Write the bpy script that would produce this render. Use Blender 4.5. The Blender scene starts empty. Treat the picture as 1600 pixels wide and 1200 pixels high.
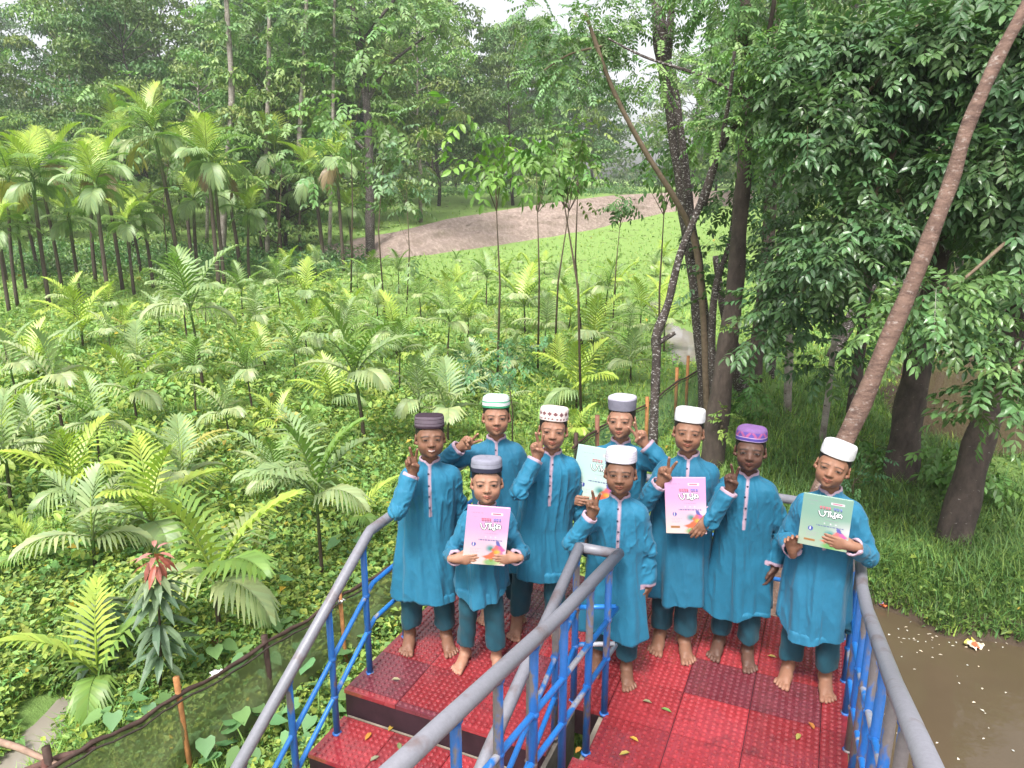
import bpy, math, random
import numpy as np
from mathutils import Vector, Matrix
from math import radians as R_, sin, cos, pi
rng = np.random.default_rng(7)
random.seed(7)
SC = bpy.context.scene
COL = SC.collection
# ------------------------------------------------------------------ camera, world, sun, exposure
FPX, PITCH, EYE = 1155.0, R_(14.6), 2.5
cam_d = bpy.data.cameras.new("camera"); cam = bpy.data.objects.new("camera", cam_d); COL.objects.link(cam)
cam.location = (0, 0, EYE); cam.rotation_euler = (pi/2 - PITCH, 0, 0)
cam_d.sensor_width = 36; cam_d.lens = 36*FPX/1600; cam_d.clip_start = 0.05; cam_d.clip_end = 3000
SC.camera = cam
SUN_EL, SUN_AZ = R_(58), R_(200)          # high, from behind the camera and to the left
W_ = bpy.data.worlds.new("World"); SC.world = W_; W_.use_nodes = True
nt = W_.node_tree; nt.nodes.clear()
sky = nt.nodes.new("ShaderNodeTexSky"); sky.sky_type = 'NISHITA'; sky.sun_disc = False
sky.sun_elevation = SUN_EL; sky.sun_rotation = SUN_AZ; sky.air_density = 1.0; sky.dust_density = 4.0; sky.ozone_density = 1.0
hs = nt.nodes.new("ShaderNodeHueSaturation"); hs.inputs['Saturation'].default_value = 0.16   # an overcast, nearly white sky
bg = nt.nodes.new("ShaderNodeBackground"); bg.inputs['Strength'].default_value = 0.135
wo = nt.nodes.new("ShaderNodeOutputWorld")
nt.links.new(sky.outputs[0], hs.inputs['Color']); nt.links.new(hs.outputs[0], bg.inputs[0]); nt.links.new(bg.outputs[0], wo.inputs[0])
sd = bpy.data.lights.new("sun", 'SUN'); sd.energy = 2.3; sd.angle = R_(14); sd.color = (1.0, 0.96, 0.90)
sun = bpy.data.objects.new("sun", sd); COL.objects.link(sun)
sdir = Vector((sin(SUN_AZ)*cos(SUN_EL), cos(SUN_AZ)*cos(SUN_EL), sin(SUN_EL)))
sun.rotation_euler = sdir.to_track_quat('Z', 'Y').to_euler(); sun.location = sdir*50
vs = SC.view_settings; vs.view_transform = 'Standard'; vs.look = 'None'; vs.gamma = 1; vs.exposure = 1.2; vs.use_curve_mapping = False
SC.cycles.max_bounces = 6; SC.cycles.transparent_max_bounces = 8; SC.cycles.diffuse_bounces = 3; SC.cycles.glossy_bounces = 3
SC.cycles.transmission_bounces = 3; SC.cycles.use_adaptive_sampling = True

# ------------------------------------------------------------------ geometry of the picture (pixel of the 1600x1200 photo -> place in the world)
_F = np.array([0, cos(PITCH), -sin(PITCH)]); _U = np.array([0, sin(PITCH), cos(PITCH)]); _R = np.array([1., 0, 0])
_C = np.array([0, 0, EYE])
def ray(x, y): return _F + _R*(x-800)/FPX - _U*(y-600)/FPX
def at_z(x, y, z=0.):
    d = ray(x, y); return _C + d*((z-EYE)/d[2])
def at_dist(x, y, Y):
    d = ray(x, y); return _C + d*(Y/d[1])
AL = R_(-23.5)
UU = np.array([cos(AL), sin(AL), 0]); VV = np.array([-sin(AL), cos(AL), 0])
def WV(u, v, z=0.): return Vector(UU*u + VV*v + np.array([0, 0, z]))

# ------------------------------------------------------------------ object helpers
def tag(o, label=None, cat=None, group=None, kind=None):
    if label: o['label'] = label
    if cat: o['category'] = cat
    if group: o['group'] = group
    if kind: o['kind'] = kind
    return o
def empty(name, loc=(0,0,0), rz=0.):
    o = bpy.data.objects.new(name, None); COL.objects.link(o); o.location = loc; o.rotation_euler = (0,0,rz)
    o.empty_display_size = 0.1
    return o
def link(name, me, parent=None, mat=None):
    o = bpy.data.objects.new(name, me); COL.objects.link(o)
    if parent: o.parent = parent
    if mat is not None: me.materials.clear(); me.materials.append(mat)
    return o
def copy_tree(o, parent=None):
    c = o.copy(); COL.objects.link(c); c.parent = parent
    for ch in KIDS(o): copy_tree(ch, c)
    return c
def KIDS(o): return [x for x in o.children]
def np_mesh(name, V, faces, cols=None, smooth=True, matidx=None):
    """V (n,3); faces: (m,k) array or list of such arrays of different k; cols (n,3) point colours."""
    if not isinstance(faces, (list, tuple)): faces = [faces]
    faces = [np.asarray(f, dtype=np.int32) for f in faces if len(f)]
    me = bpy.data.meshes.new(name)
    V = np.asarray(V, dtype=np.float32); me.vertices.add(len(V)); me.vertices.foreach_set('co', V.ravel())
    nl = sum(f.size for f in faces); npoly = sum(len(f) for f in faces)
    me.loops.add(nl); me.polygons.add(npoly)
    me.loops.foreach_set('vertex_index', np.concatenate([f.ravel() for f in faces]))
    tot = np.concatenate([np.full(len(f), f.shape[1], np.int32) for f in faces])
    st = np.concatenate([[0], np.cumsum(tot)[:-1]]).astype(np.int32)
    me.polygons.foreach_set('loop_start', st)
    try: me.polygons.foreach_set('loop_total', tot)
    except Exception: pass
    me.polygons.foreach_set('use_smooth', np.full(npoly, smooth, dtype=bool))
    if matidx is not None: me.polygons.foreach_set('material_index', np.asarray(matidx, dtype=np.int32))
    if cols is not None:
        a = me.color_attributes.new('Col', 'FLOAT_COLOR', 'POINT')
        c = np.ones((len(V), 4), np.float32); c[:, :3] = cols
        a.data.foreach_set('color', c.ravel())
    me.update(calc_edges=True)
    return me
class MB:
    """collects shapes into one mesh"""
    def __init__(s): s.V=[]; s.F={}; s.C=[]; s.n=0
    def add(s, V, F, col=(1,1,1)):
        V=np.asarray(V, float); F=np.asarray(F, int)
        s.V.append(V); c=np.asarray(col, float); s.C.append(np.broadcast_to(c, (len(V),3)))
        s.F.setdefault(F.shape[1], []).append(F+s.n); s.n+=len(V); return s
    def box(s, c, h, rot=None, col=(1,1,1), bev=0.0):
        h=np.asarray(h, float)
        if bev>0:
            V=[];b=bev
            for sx in (-1,1):
                for sy in (-1,1):
                    for sz in (-1,1):
                        q=np.array([sx,sy,sz])*h
                        V+= [q-np.array([0,sy*b,sz*b]), q-np.array([sx*b,0,sz*b]), q-np.array([sx*b,sy*b,0])]
            V=np.array(V); idx=lambda a,b_,c_,k:(((a>0)*4+(b_>0)*2+(c_>0))*3+k)
            Q=[];T=[]
            for sg in (-1,1):
                Q.append([idx(sg,-1,-1,0),idx(sg,1,-1,0),idx(sg,1,1,0),idx(sg,-1,1,0)][::sg])
                Q.append([idx(-1,sg,-1,1),idx(-1,sg,1,1),idx(1,sg,1,1),idx(1,sg,-1,1)][::sg])
                Q.append([idx(-1,-1,sg,2),idx(1,-1,sg,2),idx(1,1,sg,2),idx(-1,1,sg,2)][::sg])
            for a in (-1,1):
                for b_ in (-1,1):
                    Q.append([idx(a,b_,-1,0),idx(a,b_,1,0),idx(a,b_,1,1),idx(a,b_,-1,1)][::a*b_])
                    Q.append([idx(a,-1,b_,2),idx(a,1,b_,2),idx(a,1,b_,0),idx(a,-1,b_,0)][::a*b_])
                    Q.append([idx(-1,a,b_,1),idx(1,a,b_,1),idx(1,a,b_,2),idx(-1,a,b_,2)][::a*b_])
                    for c_ in (-1,1): T.append([idx(a,b_,c_,0),idx(a,b_,c_,1),idx(a,b_,c_,2)][::a*b_*c_])
            if rot is not None: V=V@np.asarray(rot).T
            V=V+np.asarray(c); s.add(V,Q,col); s.F.setdefault(3,[]).append(np.array(T)+s.n-len(V)); return s
        V=np.array([[x,y,z] for x in (-1,1) for y in (-1,1) for z in (-1,1)])*h
        if rot is not None: V=V@np.asarray(rot).T
        return s.add(V+np.asarray(c), [[0,1,3,2],[4,6,7,5],[0,4,5,1],[2,3,7,6],[0,2,6,4],[1,5,7,3]], col)
    def tube(s, pts, rad, n=10, col=(1,1,1), caps=True, jitter=0.0):
        P=np.asarray(pts, float); m=len(P); rad=np.broadcast_to(np.asarray(rad, float),(m,))
        T=np.gradient(P, axis=0); T/=np.linalg.norm(T,axis=1)[:,None]+1e-12
        ref=np.array([0,0,1.]) if abs(T[0][2])<.9 else np.array([1.,0,0])
        A=np.cross(T[0],ref); A/=np.linalg.norm(A); V=[]; th=np.linspace(0,2*pi,n,endpoint=False)
        for i in range(m):
            A=A-T[i]*(A@T[i]); A/=np.linalg.norm(A)+1e-12; B=np.cross(T[i],A)
            r=rad[i]*(1+jitter*np.sin(th*2+i*1.3)+jitter*.7*np.sin(th*3-i*.9))
            V.append(P[i]+np.outer(np.cos(th)*r,A)+np.outer(np.sin(th)*r,B))
        V=np.concatenate(V); a=np.arange(n); b=(a+1)%n
        Q=np.concatenate([np.stack([i*n+a,i*n+b,(i+1)*n+b,(i+1)*n+a],1) for i in range(m-1)])
        n0=s.n; c=np.asarray(col,float)
        if c.ndim==2 and len(c)==m: c=np.repeat(c,n,0)
        s.add(V,Q,c)
        if caps:
            s.F.setdefault(n,[]).append(np.array([a[::-1]+n0])); s.F[n].append(np.array([(m-1)*n+a+n0]))
        return s
    def sphere(s, c, r, n=8, m=6, col=(1,1,1), rot=None):
        r=np.broadcast_to(np.asarray(r,float),(3,)); V=[[0,0,-1]];
        for i in range(1,m):
            ph=-pi/2+pi*i/m
            for k in range(n): V.append([cos(ph)*cos(2*pi*k/n),cos(ph)*sin(2*pi*k/n),sin(ph)])
        V.append([0,0,1]); V=np.array(V)*r
        if rot is not None: V=V@np.asarray(rot).T
        Q=[[1+(i*n)+k,1+(i*n)+(k+1)%n,1+((i+1)*n)+(k+1)%n,1+((i+1)*n)+k] for i in range(m-2) for k in range(n)]
        T=[[0,1+(k+1)%n,1+k] for k in range(n)]+[[len(V)-1,1+(m-2)*n+k,1+(m-2)*n+(k+1)%n] for k in range(n)]
        n0=s.n; s.add(V+np.asarray(c),T,col); s.F.setdefault(4,[]).append(np.array(Q)+n0); return s
    def mesh(s, name, smooth=True):
        return np_mesh(name, np.concatenate(s.V), [np.concatenate(f) for f in s.F.values()], np.concatenate(s.C), smooth)
    def build(s, name, mat, parent=None, smooth=True): return link(name, s.mesh(name, smooth), parent, mat)

# ------------------------------------------------------------------ material helpers
class NT:
    def __init__(s, name):
        s.m=bpy.data.materials.new(name); s.m.use_nodes=True; s.t=s.m.node_tree; s.t.nodes.clear()
        s.out=s.n('ShaderNodeOutputMaterial'); s.p=s.n('ShaderNodeBsdfPrincipled'); s.l(s.p.outputs[0], s.out.inputs[0])
    def n(s, t, **k):
        x=s.t.nodes.new(t)
        for a,b in k.items():
            if a.startswith('i_'):
                x.inputs[int(a[2:]) if a[2:].isdigit() else a[2:].replace('_',' ')].default_value=b
            else: setattr(x,a,b)
        return x
    def l(s,a,b): s.t.links.new(a,b); return b
    def co(s, kind='Object'): return s.n('ShaderNodeTexCoord').outputs[kind]
    def noise(s, vec, scale, detail=3, rough=.6, out='Fac'):
        x=s.n('ShaderNodeTexNoise'); x.inputs['Scale'].default_value=scale; x.inputs['Detail'].default_value=detail; x.inputs['Roughness'].default_value=rough
        if vec is not None: s.l(vec,x.inputs['Vector'])
        return x.outputs[out]
    def ramp(s, fac, stops):
        x=s.n('ShaderNodeValToRGB'); e=x.color_ramp.elements
        while len(e)>1: e.remove(e[-1])
        for i,(p,c) in enumerate(stops):
            q=e[0] if i==0 else e.new(p)
            q.position=p; q.color=(*c,1) if len(c)==3 else c
        s.l(fac,x.inputs[0]); return x.outputs[0]
    def mix(s, fac, a, b, mode='MIX'):
        x=s.n('ShaderNodeMix', data_type='RGBA', blend_type=mode)
        for v,i in ((fac,0),(a,6),(b,7)):
            if isinstance(v,(int,float)): x.inputs[i].default_value=v
            elif isinstance(v,(tuple,list)): x.inputs[i].default_value=(*v,1)
            else: s.l(v,x.inputs[i])
        return x.outputs[2]
    def math(s, op, a, b=None, c=None):
        x=s.n('ShaderNodeMath', operation=op)
        for i,v in enumerate((a,b,c)):
            if v is None: continue
            if isinstance(v,(int,float)): x.inputs[i].default_value=v
            else: s.l(v,x.inputs[i])
        return x.outputs[0]
    def attr(s, nm='Col'): return s.n('ShaderNodeAttribute', attribute_name=nm).outputs['Color']
    def bump(s, h, strength=.3, dist=.01):
        x=s.n('ShaderNodeBump'); x.inputs['Strength'].default_value=strength; x.inputs['Distance'].default_value=dist
        s.l(h,x.inputs['Height']); s.l(x.outputs[0],s.p.inputs['Normal']); return x.outputs[0]
    def set(s, **k):
        for a,b in k.items():
            i=s.p.inputs[a.replace('_',' ')]
            if isinstance(b,(int,float)): i.default_value=b
            elif isinstance(b,(tuple,list)): i.default_value=(*b,1) if len(b)==3 else b
            else: s.l(b,i)
        return s
def m_attr(name, rough=.7, spec=.3, nscale=20, namp=.25, bump=.0, bscale=60, coat=0, sheen=0, trans=0., bdist=.004):
    """colour from the point colours, broken up with noise"""
    M=NT(name); c=M.attr(); co=M.co()
    n=M.noise(co,nscale,4)
    f=M.ramp(n,[(.25,(1-namp,)*3),(.75,(1+namp*.6,)*3)])
    cc=M.mix(1.0,c,f,'MULTIPLY'); M.set(Base_Color=cc,Roughness=rough); M.p.inputs['Specular IOR Level'].default_value=spec
    if sheen: M.p.inputs['Sheen Weight'].default_value=sheen
    if coat: M.p.inputs['Coat Weight'].default_value=coat
    if bump: M.bump(M.noise(co,bscale,3),bump,bdist)
    if trans:
        tr=M.n('ShaderNodeBsdfTranslucent'); hs=M.mix(1.0,cc,(1.0,1.25,.55),'MULTIPLY'); M.l(hs,tr.inputs[0])
        mx=M.n('ShaderNodeMixShader'); mx.inputs[0].default_value=trans
        M.l(M.p.outputs[0],mx.inputs[1]); M.l(tr.outputs[0],mx.inputs[2]); M.l(mx.outputs[0],M.out.inputs[0])
    return M.m
# ================================================================== terrain, water
GZ=-1.4
def vnoise(x,y,seed=0):
    """smooth value noise on arrays"""
    x=np.asarray(x,float); y=np.asarray(y,float); xi=np.floor(x).astype(np.int64); yi=np.floor(y).astype(np.int64); fx=x-xi; fy=y-yi
    fx=fx*fx*(3-2*fx); fy=fy*fy*(3-2*fy)
    def hsh(a,b):
        n=(a*374761393+b*668265263+seed*1442695041)&0x7fffffff; n=(n^(n>>13))*1274126177&0x7fffffff; return ((n^(n>>16))&0xffff)/65535.
    return (hsh(xi,yi)*(1-fx)+hsh(xi+1,yi)*fx)*(1-fy)+(hsh(xi,yi+1)*(1-fx)+hsh(xi+1,yi+1)*fx)*fy
def fbm(x,y,seed=0,o=3):
    r=0;a=.5
    for i in range(o): r=r+a*(vnoise(x*2**i,y*2**i,seed+i)-.5)*2; a*=.5
    return r
def poly_sd(x,y,P):
    """signed distance to a polygon, negative inside"""
    P=np.array(P,float); d=np.full(np.shape(x),1e9); ins=np.zeros(np.shape(x),bool)
    for i in range(len(P)):
        a,b=P[i-1],P[i]; e=b-a; wx,wy=x-a[0],y-a[1]; t=np.clip((wx*e[0]+wy*e[1])/(e@e),0,1)
        d=np.minimum(d,np.hypot(wx-t*e[0],wy-t*e[1]))
        c=((a[1]<=y)&(b[1]>y))|((b[1]<=y)&(a[1]>y))
        with np.errstate(divide='ignore',invalid='ignore'): xx=a[0]+(y-a[1])/(e[1] if e[1]!=0 else 1e-9)*e[0]
        ins^=c&(x<xx)
    return np.where(ins,-d,d)
POND1=[(1.6,-6),(1.9,3.5),(2.25,6.3),(3.0,6.95),(3.9,7.0),(4.3,6.45),(5.2,6.2),(7,6.3),(9,6.9),(14,8),(30,9),(30,-6)]
POND2=[(6.9,11.9),(7.6,11.3),(8.6,10.8),(11,10.2),(18,9.6),(30,10),(34,15),(22,18),(15,17.6),(10.9,19.0),(9.2,17),(7.6,14.3)]
PUD1=[(-3.35,3.2),(-3.35,4.1),(-3.42,5.2),(-3.55,5.4),(-3.7,5.0),(-3.78,4.3),(-3.9,3.2)]
PUD2=[(3.9,17.0),(4.6,17.3),(5.2,19.4),(5.0,22.5),(5.5,27),(5.1,28),(4.75,24),(4.45,21),(4.2,19)]
WZ=-1.78
def sstep(a,b,x): t=np.clip((x-a)/(b-a),0,1); return t*t*(3-2*t)
def terrain(x,y):
    x=np.asarray(x,float); y=np.asarray(y,float)
    z=GZ+3.7*sstep(34,92,y+.25*np.maximum(x,0))+.10*fbm(x*.35,y*.35,3)+.05*fbm(x*1.7,y*1.7,9)*np.clip(1.5-y/40,0,1)
    z=z+np.clip((y-95)/60,0,3)*1.5
    p=poly_sd(x+.12*fbm(x*2,y*2,21),y+.12*fbm(x*2,y*2,31),POND1); z=np.where(p<1.0,z+(-2.5-z)*sstep(.55,-.8,p),z)
    p=poly_sd(x,y,POND2)+.25*fbm(x*1.2,y*1.2,5); z=np.where(p<1.2,z+(-2.4-z)*sstep(.6,-.8,p),z)
    for Q,w in ((PUD1,.30),(PUD2,.5)):
        p=poly_sd(x,y,Q)+w*.5*fbm(x*2.2/(w*3),y*2.2/(w*3),8); z=np.where(p<.6,z-(.16*sstep(w*.7,-w*.5,p)),z)
    return z
def on_ground(px,py):
    d=ray(px,py); t=2.0
    for _ in range(4000):
        p=_C+d*t
        if p[2]<=terrain(p[0],p[1]): return p
        t+=.02+.004*t
    return _C+d*t
gx=np.sort(np.concatenate([np.arange(-8,12,.14),np.arange(-40,-8,.8),np.arange(12,45,.8),np.arange(-420,-40,12.),np.arange(45,430,12.)]))
gy=np.sort(np.concatenate([np.arange(1.5,22,.14),np.arange(-14,1.5,1.),np.arange(22,60,.45),np.arange(60,140,2.),np.arange(140,900,25.)]))
X,Y=np.meshgrid(gx,gy,indexing='ij'); Z=terrain(X,Y); nx,ny=X.shape
i,j=np.meshgrid(np.arange(nx-1),np.arange(ny-1),indexing='ij'); q=(i*ny+j).ravel()
M=NT('field_soil_and_moss'); co=M.co()
n1=M.noise(co,.35,4); n2=M.noise(co,5,6); n3=M.noise(co,38,4)
green=M.mix(n2,(.095,.175,.045),(.18,.27,.075)); lawn=M.mix(n3,(.15,.25,.06),(.24,.35,.10))
sep=M.n('ShaderNodeSeparateXYZ'); M.l(co,sep.inputs[0])
far=M.math('SMOOTH_MIN',1.0,M.math('MAXIMUM',0.,M.math('DIVIDE',M.math('SUBTRACT',sep.outputs[1],17.0),12.0)),.2)
c=M.mix(far,green,lawn)
soil=M.mix(n3,(.050,.034,.022),(.10,.072,.045))
c=M.mix(M.ramp(M.noise(co,1.3,5,.7),[(.60,(0,0,0)),(.70,(1,1,1))]),c,soil)
low=M.ramp(M.math('ADD',M.math('MULTIPLY',sep.outputs[2],1.0),M.math('MULTIPLY',n2,.12)),[(0,(1,1,1)),(.5,(1,1,1))])
wet=M.n('ShaderNodeMapRange'); wet.inputs[1].default_value=-1.50; wet.inputs[2].default_value=-1.62; M.l(sep.outputs[2],wet.inputs[0])
c=M.mix(wet.outputs[0],c,(.065,.047,.032))
M.set(Base_Color=c,Roughness=.92); M.p.inputs['Specular IOR Level'].default_value=.25
M.bump(M.math('ADD',n2,M.math('MULTIPLY',n3,.4)),.6,.05)
tag(link('ground',np_mesh('ground',np.stack([X.ravel(),Y.ravel(),Z.ravel()],1),np.stack([q,q+ny,q+ny+1,q+1],1)),None,M.m),kind='structure')
def water_mat(name,col,rough=.06,bs=.10):
    M=NT(name); co=M.co(); n=M.noise(co,1.2,3); c=M.mix(n,tuple(v*.8 for v in col),tuple(v*1.15 for v in col)); M.set(Base_Color=c,Roughness=rough)
    M.p.inputs['IOR'].default_value=1.5; M.bump(M.math('ADD',M.noise(co,2.2,2),M.math('MULTIPLY',M.noise(co,9,2),.3)),bs,.04); return M.m
M_water=water_mat('muddy_water',(.088,.065,.040),.03,.05); M_pud=water_mat('puddle_water',(.25,.22,.19),.03,.03)
def sheet(name,P,z,mat):
    x0,y0=np.min(P,0)-1.; x1,y1=np.max(P,0)+1.
    V=[(x0,y0,z),(x1,y0,z),(x1,y1,z),(x0,y1,z)]
    tag(link(name,np_mesh(name,V,np.array([[0,1,2,3]])),None,mat),kind='structure')
sheet('pond_water',POND1,WZ,M_water); sheet('canal_water',POND2,WZ+.004,M_water)
sheet('puddle_water',PUD1,GZ-.085,M_pud); sheet('stream_water',PUD2,GZ-.075,M_pud)
# earth embankment across the far field: crest and toe traced on the land
toe=[on_ground(*p) for p in [(470,412),(560,408),(620,407),(700,396),(800,381),(880,368),(960,352),(1040,334),(1090,328),(1180,318)]]
crest=[];back=[]
for t_,(px,py,hh) in zip(toe,[(470,394,.8),(560,372,1.2),(620,362,1.5),(700,342,2.0),(800,326,2.4),(880,314,2.6),(960,305,2.7),(1040,301,2.7),(1090,299,2.6),(1180,297,2.5)]):
    Yc=t_[1]+3.2+.02*t_[1]
    p=at_dist(px,py,Yc); crest.append(p)
    b=p.copy(); b[1]+=3.5; b[2]-=.25; back.append(b)
def rows(A,n): A=np.array(A); t=np.linspace(0,len(A)-1,n); return np.stack([np.interp(t,np.arange(len(A)),A[:,k]) for k in range(3)],1)
NN=170; toe,crest,back=rows(toe,NN),rows(crest,NN),rows(back,NN); toe[:,2]-=.25; gnd=back.copy(); gnd[:,1]+=3; gnd[:,2]-=4
prof=[]
for k in range(26):
    f=k/25.; f2=f**.8; p=toe*(1-f2)+crest*f2; p[:,2]+=.22*np.sin(f*pi); bp=sin(pi*f); p[:,2]+=.34*bp*fbm(p[:,0]*.9,p[:,1]*.9+k*.35,4); p[:,1]+=.35*bp*fbm(p[:,0]*.9,p[:,1]*.9+k*.4,14); prof.append(p)
for f in (.3,.65,1.): 
    p=crest*(1-f)+back*f; p[:,2]+=.06*fbm(p[:,0]*1.1,p[:,1]*1.1,6); prof.append(p)
prof.append(gnd); PV=np.concatenate(prof); m=len(prof); q=(np.arange(m-1)[:,None]*NN+np.arange(NN-1)[None]).ravel()
M=NT('clay_earth'); co=M.co(); n=M.noise(co,.5,5); n2=M.noise(co,3.5,5,.75)
c=M.mix(n,(.34,.25,.21),(.56,.44,.385)); c=M.mix(M.ramp(n2,[(.45,(0,0,0)),(.62,(1,1,1))]),M.mix(.4,c,(.11,.08,.06)),c)
M.set(Base_Color=c,Roughness=.95); M.bump(n2,1.0,.25)
tag(link('earth_embankment',np_mesh('earth_embankment',PV,np.stack([q,q+1,q+NN+1,q+NN],1)),None,M.m),kind='structure')
# ================================================================== landing, flights of steps, railings
TU,TV=.3275,.32
M_conc=m_attr('painted_concrete_edge',rough=.7,nscale=9,namp=.5,bump=.3,bscale=40)
M=NT('red_tactile_tiles'); co=M.co(); c=M.attr()
nw=M.noise(co,2.6,4,.6); nf=M.noise(co,30,4)
c=M.mix(1.0,c,M.ramp(nf,[(.3,(.72,)*3),(.7,(1.12,)*3)]),'MULTIPLY')
c=M.mix(M.ramp(M.noise(co,5.,5,.7),[(.55,(0,0,0)),(.70,(.55,)*3)]),c,(.055,.020,.024))
M.set(Base_Color=c,Roughness=M.ramp(nw,[(.38,(.09,)*3),(.62,(.34,)*3)])); M.p.inputs['Specular IOR Level'].default_value=.6; M.bump(nf,.15,.003)
M.p.inputs['Coat Weight'].default_value=.6; M.p.inputs['Coat Roughness'].default_value=.10
M_tile=M.m
UVrot=np.stack([UU,VV,np.array([0,0,1.])],1)
def uvb(mb,u0,u1,v0,v1,z0,z1,col,bev=0.):
    c=WV((u0+u1)/2,(v0+v1)/2,(z0+z1)/2); mb.box(c,((u1-u0)/2,(v1-v0)/2,(z1-z0)/2),UVrot,col,bev)
def tiles(u0,u1,v0,v1,z,su,sv,parent,name='floor_tiles'):
    """tiles with rows of raised studs, clipped to the rectangle; su,sv = a joint position"""
    mb=MB(); a0=math.floor((u0-su)/TU); b0=math.floor((v0-sv)/TV); th=np.linspace(0,2*pi,8,endpoint=False)
    sv_,sf_,sc_=[],[],[]; n=0
    ring=np.stack([np.cos(th),np.sin(th)],1)
    for a in range(a0,a0+30):
        for b in range(b0,b0+30):
            ua,ub=max(u0,su+a*TU+.0018),min(u1,su+(a+1)*TU-.0018); va,vb=max(v0,sv+b*TV+.0018),min(v1,sv+(b+1)*TV-.0018)
            if ub-ua<.03 or vb-va<.03: continue
            r=random.random(); col=np.array([.25,.028,.034])*(.72+.5*r) if r>.13 else np.array([.14,.026,.036])
            uvb(mb,ua,ub,va,vb,z-.022,z,col,0.)
            k=10
            for i in range(k):
                for j in range(k):
                    u=su+(a+(i+.5)/k)*TU; v=sv+(b+(j+.5)/k)*TV
                    if u<ua+.010 or u>ub-.010 or v<va+.010 or v>vb-.010: continue
                    c=np.array(WV(u,v,z))
                    for rr,hh in ((.0120,-.0005),(.0090,.0050),(.0045,.0066)):
                        sv_.append(c+ring[:,:1]*rr*UU+ring[:,1:]*rr*VV+np.array([0,0,hh]))
                    sc_.append(np.tile(col*1.12,(24,1)))
                    q=np.arange(8); p=(q+1)%8
                    for l in range(2): sf_.append(np.stack([n+l*8+q,n+l*8+p,n+l*8+8+p,n+l*8+8+q],1))
                    n+=24
    base=mb.n; mb.add(np.concatenate(sv_),np.concatenate(sf_),np.concatenate(sc_))
    top=np.arange(n//24)[:,None]*24+16+np.arange(8)[None]+base; mb.F.setdefault(8,[]).append(top)
    return mb.build(name,M_tile,parent,smooth=False)
U0,UG0,UG1,U1=-2.12,-1.0,-.825,.275; V0,V1,VG=2.69,4.30,3.05
land=tag(empty('stair_landing',WV(-.9,3.6,0)),'red landing of studded tiles between two flights of steps','landing')
def par(o,root): o.parent=root; o.matrix_parent_inverse=root.matrix_world.inverted() if False else Matrix.Translation(-root.location)
MAR=(.030,.012,.018); GRY=(.16,.14,.12)
mb=MB(); uvb(mb,U0+.004,U1-.004,VG,V1-.004,-.16,-.022,MAR); uvb(mb,U0+.004,UG0-.003,V0+.004,VG,-.16,-.022,MAR); uvb(mb,UG1+.003,U1-.004,2.55,VG,-.16,-.022,MAR)
o=mb.build('deck_slab',M_conc,land,False); par(o,land)
for a in ((U0,U1,VG,V1),(U0,UG0,V0,VG),(UG1,U1,2.55,VG)): o=tiles(*a,0.,-.5,3.05,None); o.parent=land; par(o,land)
mb=MB()
for u,v in ((-2.0,4.15),(.15,4.15),(-2.0,3.0),(.15,3.0),(-.9,3.6)): mb.box(WV(u,v,-1.08),(.11,.11,.92),UVrot,GRY,.01)
o=mb.build('support_pillars',M_conc,land,False); par(o,land)
mb=MB(); uvb(mb,UG0-.001,UG0+.02,2.2,VG-.002,-.5,-.03,GRY); uvb(mb,UG1-.03,UG1,1.2,VG-.002,-.35,-.024,(.30,.26,.21)); o=mb.build('side_beam',M_conc,land,False); par(o,land)
down=tag(empty('stair_flight',WV(-1.56,2.0,-.5)),'flight of red studded steps going down beside the left railing','steps')
mb=MB()
for n in range(1,7):
    v1=V0-.31*(n-1)-.004; v0=V0-.31*n; z=-.15*n
    uvb(mb,U0+.004,UG0-.004,v0+.004,v1+.03,z-.16,z-.022,MAR); uvb(mb,U0+.02,UG0-.02,v1-.008,v1+.0,z,z+.006,(.22,.19,.15))
    o=tiles(U0,UG0,v0,v1-.010,z,-.5,V0-.31*n,None,'tread_tiles'); par(o,down)
o=mb.build('step_blocks',M_conc,None,False); par(o,down)
up=tag(empty('stair_flight',WV(-.28,1.5,.5)),'flight of red studded steps rising towards the camera on the right','steps')
mb=MB()
for n in range(1,6):
    v1=2.55-.31*(n-1); v0=v1-.31; z=.15*n
    uvb(mb,UG1+.003,U1-.004,v0-.03,v1-.004,z-.17,z-.022,MAR)
    o=tiles(UG1,U1,v0,v1,z,-.5,v0,None,'tread_tiles'); par(o,up)
o=mb.build('step_blocks',M_conc,None,False); par(o,up)
# ---- railings
def paint(name,base,worn,lo,hi,rough,sc=(1,1,.35),nsc=9,spots=None):
    M=NT(name); co=M.co(); mp=M.n('ShaderNodeMapping'); mp.inputs['Scale'].default_value=sc; M.l(co,mp.inputs[0])
    n=M.noise(mp.outputs[0],nsc,4,.6); f=M.ramp(n,[(lo,(0,0,0)),(hi,(1,1,1))]); n2=M.noise(co,55,4,.7)
    c=M.mix(f,M.mix(n2,tuple(v*.75 for v in base),tuple(v*1.2 for v in base)),M.mix(n2,tuple(v*.6 for v in worn),tuple(v*1.3 for v in worn)))
    if spots: c=M.mix(M.ramp(M.noise(co,16,5,.7),[(.66,(0,0,0)),(.72,(1,1,1))]),c,spots)
    M.set(Base_Color=c,Roughness=rough); M.bump(n2,.35,.002); return M.m
M_blue=paint('worn_blue_paint',(.018,.125,.42),(.17,.14,.14),.52,.57,.42)
M_rail=paint('bare_grey_steel',(.185,.185,.215),(.13,.095,.095),.56,.70,.45,(1,1,1),6,(.08,.075,.08))
M_bar=paint('blue_and_bare_bar',(.025,.20,.62),(.42,.42,.46),.56,.60,.34,(1,1,1),3.2)
def pipe(name,pts,r,mat,root,n=12): 
    o=MB().tube([np.array(p) for p in pts],r,n).build(name,mat,None); par(o,root); return o
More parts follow.
